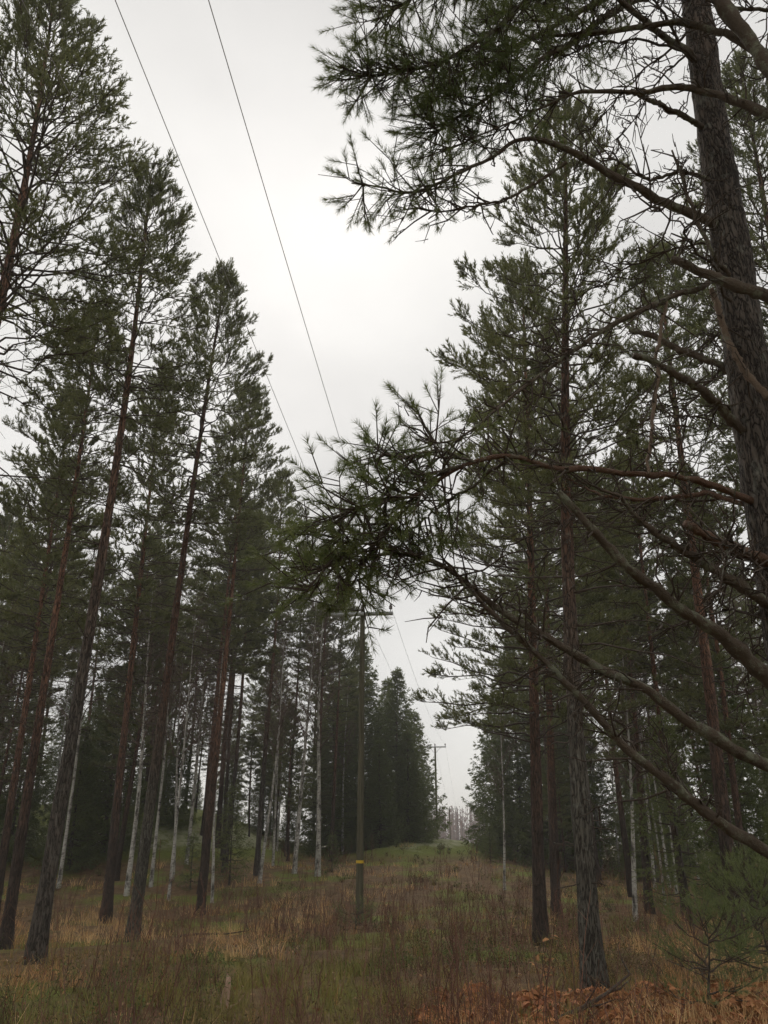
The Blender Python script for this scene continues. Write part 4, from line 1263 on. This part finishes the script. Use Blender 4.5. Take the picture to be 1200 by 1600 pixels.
def blades(n, y0, y1, h0, h1, w, cols, ph, name, label, keep=None, power=1.0, lean=0.45):
    per = 20
    X, Y = scatter(n // per, y0, y1, power)
    pt = patch(X, Y, 0.5, ph)
    k = rng.random(len(X)) < (keep(X, Y, pt) if keep else 1.0)
    X, Y, pt = X[k], Y[k], pt[k]
    th = rng.uniform(0.7, 1.4, len(X))                 # tussock size
    X, Y, pt, th = (np.repeat(q, per) for q in (X, Y, pt, th))
    n = len(X)
    az = rng.random(n) * 6.283
    rd = np.abs(rng.normal(size=n)) * 0.085 * (0.6 + Y / 20)
    X, Y = X + np.cos(az) * rd, Y + np.sin(az) * rd
    Z = gz(X, Y)
    far = 0.55 + Y / 22.0
    h = rng.uniform(h0, h1, n) * (0.6 + 0.5 * pt) * th
    wd = w * far * rng.uniform(0.7, 1.3, n)
    ln = rng.random(n) * lean * 2 * h
    base = np.stack([X, Y, Z - 0.02], axis=-1)
    dh = np.stack([np.cos(az), np.sin(az), np.zeros(n)], axis=-1)
    sd = np.stack([-np.sin(az + rng.normal(size=n) * 0.8), np.cos(az), np.zeros(n)], axis=-1)
    mid = base + dh * (ln * 0.35)[:, None] + UP * (h * 0.6)[:, None]
    tip = base + dh * ln[:, None] + UP * h[:, None]
    v = np.stack([base - sd * (wd / 2)[:, None], base + sd * (wd / 2)[:, None], mid + sd * (wd * 0.35)[:, None], mid - sd * (wd * 0.35)[:, None], tip], axis=1)
    i = np.arange(n)[:, None] * 5
    q = i + np.array([[0, 1, 2, 3]])
    t = i + np.array([[3, 2, 4]])
    cols = np.array(cols)
    mixv = np.clip(pt + rng.normal(size=n) * 0.22, 0, 0.999) * (len(cols) - 1)
    a = mixv.astype(int)
    f = (mixv - a)[:, None]
    c = cols[a] * (1 - f) + cols[np.minimum(a + 1, len(cols) - 1)] * f
    c = c * rng.uniform(0.7, 1.25, (n, 1))
    g = Geo().add(v.reshape(-1, 3), tris=t, quads=q, col=np.repeat(c, 5, axis=0))
    return link(name, g.mesh(name, M_VEG), kind='stuff', label=label, category='grass')


STRAW, TAN, RUST = (0.68, 0.46, 0.23), (0.54, 0.325, 0.145), (0.38, 0.19, 0.085)
OLIVE, GREEN, DARK = (0.25, 0.215, 0.07), (0.15, 0.17, 0.045), (0.14, 0.115, 0.045)
blades(92000, 4.5, 60, 0.10, 0.34, 0.0065, [OLIVE, RUST, TAN, STRAW], 0.3, 'dry_grass', 'withered tan and rusty grass over the clearing', lambda X, Y, p: np.clip(0.10 + 2.2 * (cover(X, Y) - 0.40), 0.04, 1) * (1 - 0.85 * sst(0.0, 0.5, gz0(X, Y))), lean=0.6)
blades(100000, 4.5, 62, 0.08, 0.30, 0.007, [DARK, GREEN, OLIVE], 2.2, 'green_grass', 'low green grass and moss shoots between the withered tufts', lambda X, Y, p: np.clip(3.2 * (0.50 - cover(X, Y)), 0.05, 1) + 0.3 * sst(0.0, 0.5, gz0(X, Y)) * (1 - on_knoll(X, Y)))


def shrubs(n):
    """bilberry and heather: short branching stems with tiny leaves"""
    X, Y = scatter(n, 4.5, 55)
    pt = patch(X, Y, 0.4, 4.4)
    k = rng.random(n) < np.clip(1.25 - 3.6 * np.abs(cover(X, Y) - 0.42), 0.03, 1)
    X, Y, pt = X[k], Y[k], pt[k]
    n = len(X)
    S = 9
    Z = gz(X, Y)
    base = np.stack([X, Y, Z - 0.02], axis=-1)[:, None, :] + rng.normal(size=(n, S, 3)) * np.array([0.07, 0.07, 0])
    h = rng.uniform(0.18, 0.42, (n, S, 1))
    d = nrm(UP + rng.normal(size=(n, S, 3)) * np.array([0.4, 0.4, 0.05]))
    tip = base + d * h
    w = 0.004 * (0.6 + Y / 20)[:, None, None]
    side = nrm(np.cross(d, rng.normal(size=(n, S, 3)))) * w
    g = Geo()
    v = np.stack([base - side, base + side, tip], axis=2).reshape(-1, 3)
    sc = np.array([0.10, 0.065, 0.04]) * rng.uniform(0.6, 1.4, (n * S, 1))
    g.add(v, tris=np.arange(len(v)).reshape(-1, 3), col=np.repeat(sc, 3, axis=0))
    Lf = 4
    f = rng.uniform(0.4, 1.05, (n, S, Lf, 1))
    o = base[:, :, None] + (tip - base)[:, :, None] * f + rng.normal(size=(n, S, Lf, 3)) * 0.03
    e1 = nrm(rng.normal(size=(n, S, Lf, 3)))
    e2 = nrm(np.cross(e1, rng.normal(size=(n, S, Lf, 3))))
    ls = 0.011 * (0.7 + Y / 20)[:, None, None, None] * rng.uniform(0.6, 1.3, (n, S, Lf, 1))
    v = np.stack([o - e1 * ls * 1.6, o + e2 * ls, o + e1 * ls * 1.6], axis=3).reshape(-1, 3)
    cc = np.array([[0.10, 0.125, 0.042]]) * (1 - pt[:, None]) + np.array([[0.17, 0.125, 0.06]]) * pt[:, None]
    lc = np.repeat(cc, S * Lf, axis=0) * rng.uniform(0.6, 1.5, (n * S * Lf, 1))
    g.add(v, tris=np.arange(len(v)).reshape(-1, 3), col=np.repeat(lc, 3, axis=0))
    return link('heather', g.mesh('heather', M_VEG), kind='stuff', label='low dark heather and bilberry scrub covering the heath', category='heather')


shrubs(5200)


def bare_stems(n):
    """upright leafless saplings and willow herb stalks"""
    X, Y = scatter(n, 5.5, 50, 0.9, 0.5, 1.0)
    pt = patch(X, Y, 0.45, 1.1)
    mid = np.exp(-((X - 0.045 * Y) / (1.5 + 0.17 * Y)) ** 2)
    k = (rng.random(n) < np.clip(0.06 + 0.8 * mid * pt * (0.35 + cover(X, Y)) + 0.45 * mid * sst(14, 22, Y), 0, 1)) & (on_knoll(X, Y) < 0.35)
    X, Y = X[k], Y[k]
    per = rng.integers(2, 14, len(X))                # bushy clumps of shoots
    X, Y = np.repeat(X, per), np.repeat(Y, per)
    n = len(X)
    X, Y = X + rng.normal(size=n) * 0.13 * (0.5 + Y / 20), Y + rng.normal(size=n) * 0.16 * (0.5 + Y / 20)
    Z = gz(X, Y)
    h = rng.uniform(0.35, 1.05, n) * np.repeat(rng.uniform(0.6, 1.2, len(per)), per) * (1 + 0.5 * (rng.random(n) < 0.12))
    base = np.stack([X, Y, Z - 0.03], axis=-1)
    ln = rng.normal(size=(n, 3)) * np.array([0.17, 0.17, 0]) * h[:, None]
    kk = rng.normal(size=(n, 3)) * np.array([0.03, 0.03, 0]) * h[:, None]
    pts = np.stack([base, base + ln * 0.3 + kk + UP * (h * 0.35)[:, None], base + ln * 0.7 - kk * 0.5 + UP * (h * 0.7)[:, None], base + ln + UP * h[:, None]], axis=1)
    r0 = 0.0038 * (0.72 + Y / 28) * rng.uniform(0.7, 1.4, n)
    rad = r0[:, None] * np.array([[1.15, 0.95, 0.7, 0.35]])
    col = np.array([[0.15, 0.075, 0.05]]) * rng.uniform(0.55, 1.5, (n, 1)) + np.array([[0.03, 0.03, 0.028]]) * rng.random((n, 1))
    g = Geo()
    tubes(g, pts, rad, 3, col)
    for q in range(4):
        f = rng.uniform(0.3, 0.95, n)
        o = pts[:, 0] + (pts[:, 3] - pts[:, 0]) * f[:, None]
        d = nrm(UP * 0.9 + rng.normal(size=(n, 3)) * np.array([0.5, 0.5, 0.2]))
        l = h * rng.uniform(0.15, 0.4, n) * (1.1 - f * 0.5)
        tubes(g, np.stack([o, o + d * l[:, None]], axis=1), np.stack([r0 * 0.6, r0 * 0.3], axis=1), 3, col)
    return link('bare_shoots', g.mesh('bare_shoots', M_STEM), kind='stuff', label='thicket of thin leafless reddish brown shoots in the clearing', category='shoots')


bare_stems(1000)


def bracken(n):
    """rust coloured dead fern fronds at the bottom right"""
    g = Geo()
    for _ in range(n):
        x, y = rng.uniform(0.3, 6.0), rng.uniform(6.0, 10.2)
        if rng.random() > 1.1 - 0.22 * abs(y - 8.6) - 0.1 * max(0, 1.5 - x):
            continue
        z = float(gz(x, y))
        L = rng.uniform(0.3, 0.65)
        az = rng.random() * 6.283
        s = np.linspace(0, 1, 6)
        dh = np.array([math.cos(az), math.sin(az), 0])
        P = np.array([x, y, z]) + dh * (L * 0.8 * s)[:, None] + UP * (L * (0.75 * s - 0.75 * s ** 2) + 0.03)[:, None]
        c = np.array([0.36, 0.155, 0.08]) * rng.uniform(0.55, 1.35) + np.array([0.02, 0.03, 0.0]) * rng.random()
        tubes(g, P, 0.003 * (1.2 - s), 3, c[None])
        m = 22
        ts = np.linspace(0.15, 1, m)
        b = np.stack([np.interp(ts, s, P[:, i]) for i in range(3)], axis=-1)
        sd = np.cross(dh, UP) * np.where(np.arange(m) % 2 == 0, 1, -1)[:, None]
        l = L * 0.36 * (1.05 - ts)
        d = nrm(sd + dh * 0.4 + UP * rng.uniform(-0.6, 0.45, (m, 1)))
        e = nrm(np.cross(d, rng.normal(size=(m, 3)))) * (l * 0.16)[:, None]
        mid = b + d * (l * 0.5)[:, None]
        tip = b + d * l[:, None] - UP * (l * 0.3)[:, None]
        v = np.stack([b, mid + e, tip, mid - e], axis=1).reshape(-1, 3)
        g.add(v, quads=np.arange(len(v)).reshape(-1, 4), col=np.repeat(c[None] * rng.uniform(0.7, 1.3, (m, 1)), 4, axis=0))
    return link('bracken', g.mesh('bracken', M_VEG), kind='stuff', label='rust red dead bracken along the bottom right', category='fern')


bracken(650)


def litter(n):
    X, Y = scatter(n, 4.5, 30)
    Z = gz(X, Y) + rng.uniform(0.01, 0.09, n)
    o = np.stack([X, Y, Z], axis=-1)
    e1 = nrm(rng.normal(size=(n, 3)) * np.array([1, 1, 0.5]))
    e2 = nrm(np.cross(e1, rng.normal(size=(n, 3)) * 0.5 + UP))
    s = rng.uniform(0.012, 0.035, (n, 1))
    v = np.stack([o - e1 * s, o + e2 * s * 0.6, o + e1 * s, o - e2 * s * 0.6], axis=1).reshape(-1, 3)
    pal = np.array([[0.30, 0.17, 0.08], [0.38, 0.25, 0.15], [0.20, 0.09, 0.045], [0.14, 0.09, 0.05]])
    c = pal[rng.integers(0, 4, n)] * rng.uniform(0.7, 1.2, (n, 1))
    g = Geo().add(v, quads=np.arange(n * 4).reshape(-1, 4), col=np.repeat(c, 4, axis=0))
    return link('leaf_litter', g.mesh('leaf_litter', M_VEG), kind='stuff', label='fallen brown leaves scattered in the grass', category='leaves')


litter(9000)


# ------------------------------------------------------------------ single small things in the foreground
def sapling(x, y, H, label, seed, r=0.5):
    parts = grow_pine(seed, H, 0.014, 0.16, r * 0.8, K=18, nl=0.055, nw=0.006, bark=M_BARK, sides=7, nseg=10, spacing=0.24, dead_from=0.05, shape=0.9, dens=0.8, needle=M_JUNIPER, bend=0.05)
    return plant('conifer_sapling', 'sapling', label, parts, x, y, 0, 1.0, 'soft green saplings at the right')


sapling(3.2, 8.9, 0.95, 'soft green conifer sapling in the bottom right corner', 101, 0.42)
sapling(4.3, 9.8, 1.25, 'second soft green sapling, at the right edge', 102, 0.45)
sapling(4.9, 12.2, 1.5, 'hazy green sapling behind the corner saplings, by the right edge', 103, 0.55)
sapling(-0.75, 23.3, 0.7, 'tiny green conifer at the foot of the power pole', 104, 0.6)

t = thing('oak_sapling', 'knee high sapling keeping withered orange leaves left of the furrowed pine', 'sapling', (1.78, 9.9, float(gz(1.78, 9.9))))
g = Geo()
stem = np.array([[0, 0, -0.03], [0.02, 0, 0.2], [-0.01, 0.02, 0.42], [0.03, 0.0, 0.62]])
tubes(g, stem, np.array([0.007, 0.006, 0.005, 0.003]), 6)
tips = []
for k in range(7):
    b = stem[1] + (stem[3] - stem[1]) * rng.random()
    d = nrm(np.array([rng.normal() * 0.8, rng.normal() * 0.8, 0.6]))
    e = b + d * rng.uniform(0.1, 0.24)
    tubes(g, np.stack([b, e]), np.array([0.003, 0.0018]), 5)
    tips.append((b, e))
link('stem', g.mesh('stem', M_TWIG, True), t)
for k in range(26):
    b, e = tips[k % 7]
    o = b + (e - b) * rng.uniform(0.4, 1.0)
    d = nrm(np.array([rng.normal(), rng.normal(), rng.uniform(-0.9, 0.2)]))
    sd = nrm(np.cross(d, UP + rng.normal(size=3) * 0.4))
    up = np.cross(sd, d)
    L = rng.uniform(0.06, 0.10)
    prof = [(0, 0.02), (0.2, 0.2), (0.35, 0.15), (0.55, 0.3), (0.7, 0.2), (0.85, 0.2), (1.0, 0.02)]
    v, qd = [], []
    for i, (a, w) in enumerate(prof):
        c0 = o + d * (a * L) + up * (0.12 * L * math.sin(a * 3))
        v += [c0 - sd * w * L + up * 0.05 * L, c0, c0 + sd * w * L + up * 0.05 * L]
        if i:
            j = i * 3
            qd += [[j - 3, j - 2, j + 1, j], [j - 2, j - 1, j + 2, j + 1]]
    cc = np.array([0.42, 0.22, 0.10]) * rng.uniform(0.6, 1.25)
    link('leaf', Geo().add(v, quads=qd, col=np.repeat(cc[None], len(v), 0)).mesh('leaf', M_VEG), t)

t = thing('broken_stump', 'small pale splintered stump among the shoots at bottom left', 'stump', (-1.66, 9.37, float(gz(-1.66, 9.37))))
g = Geo()
n, sd_ = 7, 12
zz = np.linspace(-0.05, 0.22, n)
tubes(g, np.stack([zz * 0.1, zz * 0, zz], axis=-1), np.array([0.075, 0.065, 0.055, 0.05, 0.046, 0.042, 0.03]), sd_, cap=True)
v = g.v[0].reshape(n, sd_, 3)
v[-1, :, 2] += rng.uniform(-0.03, 0.13, sd_)
v[-2, :, 2] += rng.uniform(-0.015, 0.03, sd_)
link('wood', g.mesh('wood', M_STUMP), t)
g = Geo()
tubes(g, np.array([[0.05, 0, 0.02], [0.14, -0.03, 0.07], [0.22, -0.02, 0.16]]), np.array([0.012, 0.009, 0.004]), 6)
tubes(g, np.array([[-0.04, 0, 0.02], [-0.13, 0.02, 0.05], [-0.2, 0.02, 0.03]]), np.array([0.012, 0.008, 0.004]), 6)
link('root', g.mesh('root', M_STUMP, True), t)


def fallen(label, x, y, pts, r0):
    pts = np.array(pts, dtype=np.float64)
    t = thing('fallen_branch', label, 'branch', (x, y, float(gz(x, y))))
    g = Geo()
    tubes(g, pts, np.linspace(r0, r0 * 0.35, len(pts)), 9, cap=True)
    st = link('stick', g.mesh('stick', M_TWIG, True), t)
    for k in range(4):
        g = Geo()
        i = 1 + k % (len(pts) - 1)
        d = nrm(np.array([rng.normal(), rng.normal(), rng.uniform(0.1, 0.8)]))
        tubes(g, np.stack([pts[i], pts[i] + d * 0.15, pts[i] + d * 0.3 + rng.normal(size=3) * 0.03]), np.array([r0 * 0.4, r0 * 0.3, r0 * 0.12]), 5)
        link('side_twig', g.mesh('side_twig', M_TWIG, True), t)


fallen('dark fallen branch propped in the bracken at the foot of the furrowed pine', 2.05, 8.6, [(-0.45, -0.1, 0.05), (-0.15, 0, 0.14), (0.1, 0.05, 0.25), (0.35, 0.1, 0.40)], 0.028)
fallen('thin grey fallen branch on the ground right of the bracken', 3.9, 8.7, [(-0.5, 0.1, 0.05), (-0.1, 0, 0.12), (0.4, 0.0, 0.22), (0.9, 0.05, 0.26)], 0.018)
fallen('dark stick lying in the grass behind the lichened pine at left', -4.2, 20.5, [(-0.6, 0, 0.06), (-0.1, 0.05, 0.1), (0.5, 0, 0.1), (1.0, 0.1, 0.16)], 0.03)

# ------------------------------------------------------------------ the wood far beyond the gap
g = Geo()
rng = np.random.default_rng(55)
n = 620
X = rng.uniform(-12, 62, n)
Y = rng.uniform(225, 300, n)
Z = gz0(X, Y)
h = rng.uniform(12.0, 15.5, n) + 0.02 * (Y - 225)
b = np.stack([X, Y, Z], axis=-1)
tubes(g, np.stack([b, b + UP * (h * 0.5)[:, None], b + UP * h[:, None]], axis=1), np.stack([np.full(n, 0.14), np.full(n, 0.10), np.full(n, 0.03)], axis=1), 4, np.array([[0.16, 0.12, 0.105]]) * rng.uniform(0.6, 1.8, (n, 1)))
for q in range(11):
    f = rng.uniform(0.3, 0.98, n)
    o = b + UP * (h * f)[:, None]
    d = nrm(UP * 0.9 + rng.normal(size=(n, 3)) * np.array([0.7, 0.7, 0.1]))
    l = 2.6 * (1.15 - f)
    tubes(g, np.stack([o, o + d * l[:, None]], axis=1), np.repeat(np.array([[0.13, 0.07]]), n, 0), 3, np.array([[0.20, 0.135, 0.125]]) * rng.uniform(0.7, 1.4, (n, 1)))
link('distant_wood', g.mesh('distant_wood', M_STEM), kind='stuff', label='purple grey leafless wood far beyond the gap', category='wood')

# ------------------------------------------------------------------ damp air
g = Geo()
hx0, hx1, hy0, hy1, hz0, hz1 = -560, 560, -260, 860, -8.0, 24.0
hv = [[x, y, z] for x in (hx0, hx1) for y in (hy0, hy1) for z in (hz0, hz1)]
g.add(hv, quads=[[0, 1, 3, 2], [4, 6, 7, 5], [0, 4, 5, 1], [2, 3, 7, 6], [0, 2, 6, 4], [1, 5, 7, 3]])
m, nd, lk, out = new_mat('haze')
pv = nd.new('ShaderNodeVolumePrincipled')
pv.inputs['Color'].default_value = (0.97, 0.96, 0.94, 1)
pv.inputs['Density'].default_value = 0.0010
pv.inputs['Anisotropy'].default_value = 0.2
lk.new(pv.outputs[0], out.inputs['Volume'])
link('haze', g.mesh('haze', m), kind='stuff', label='thin damp air over the whole wood', category='haze')
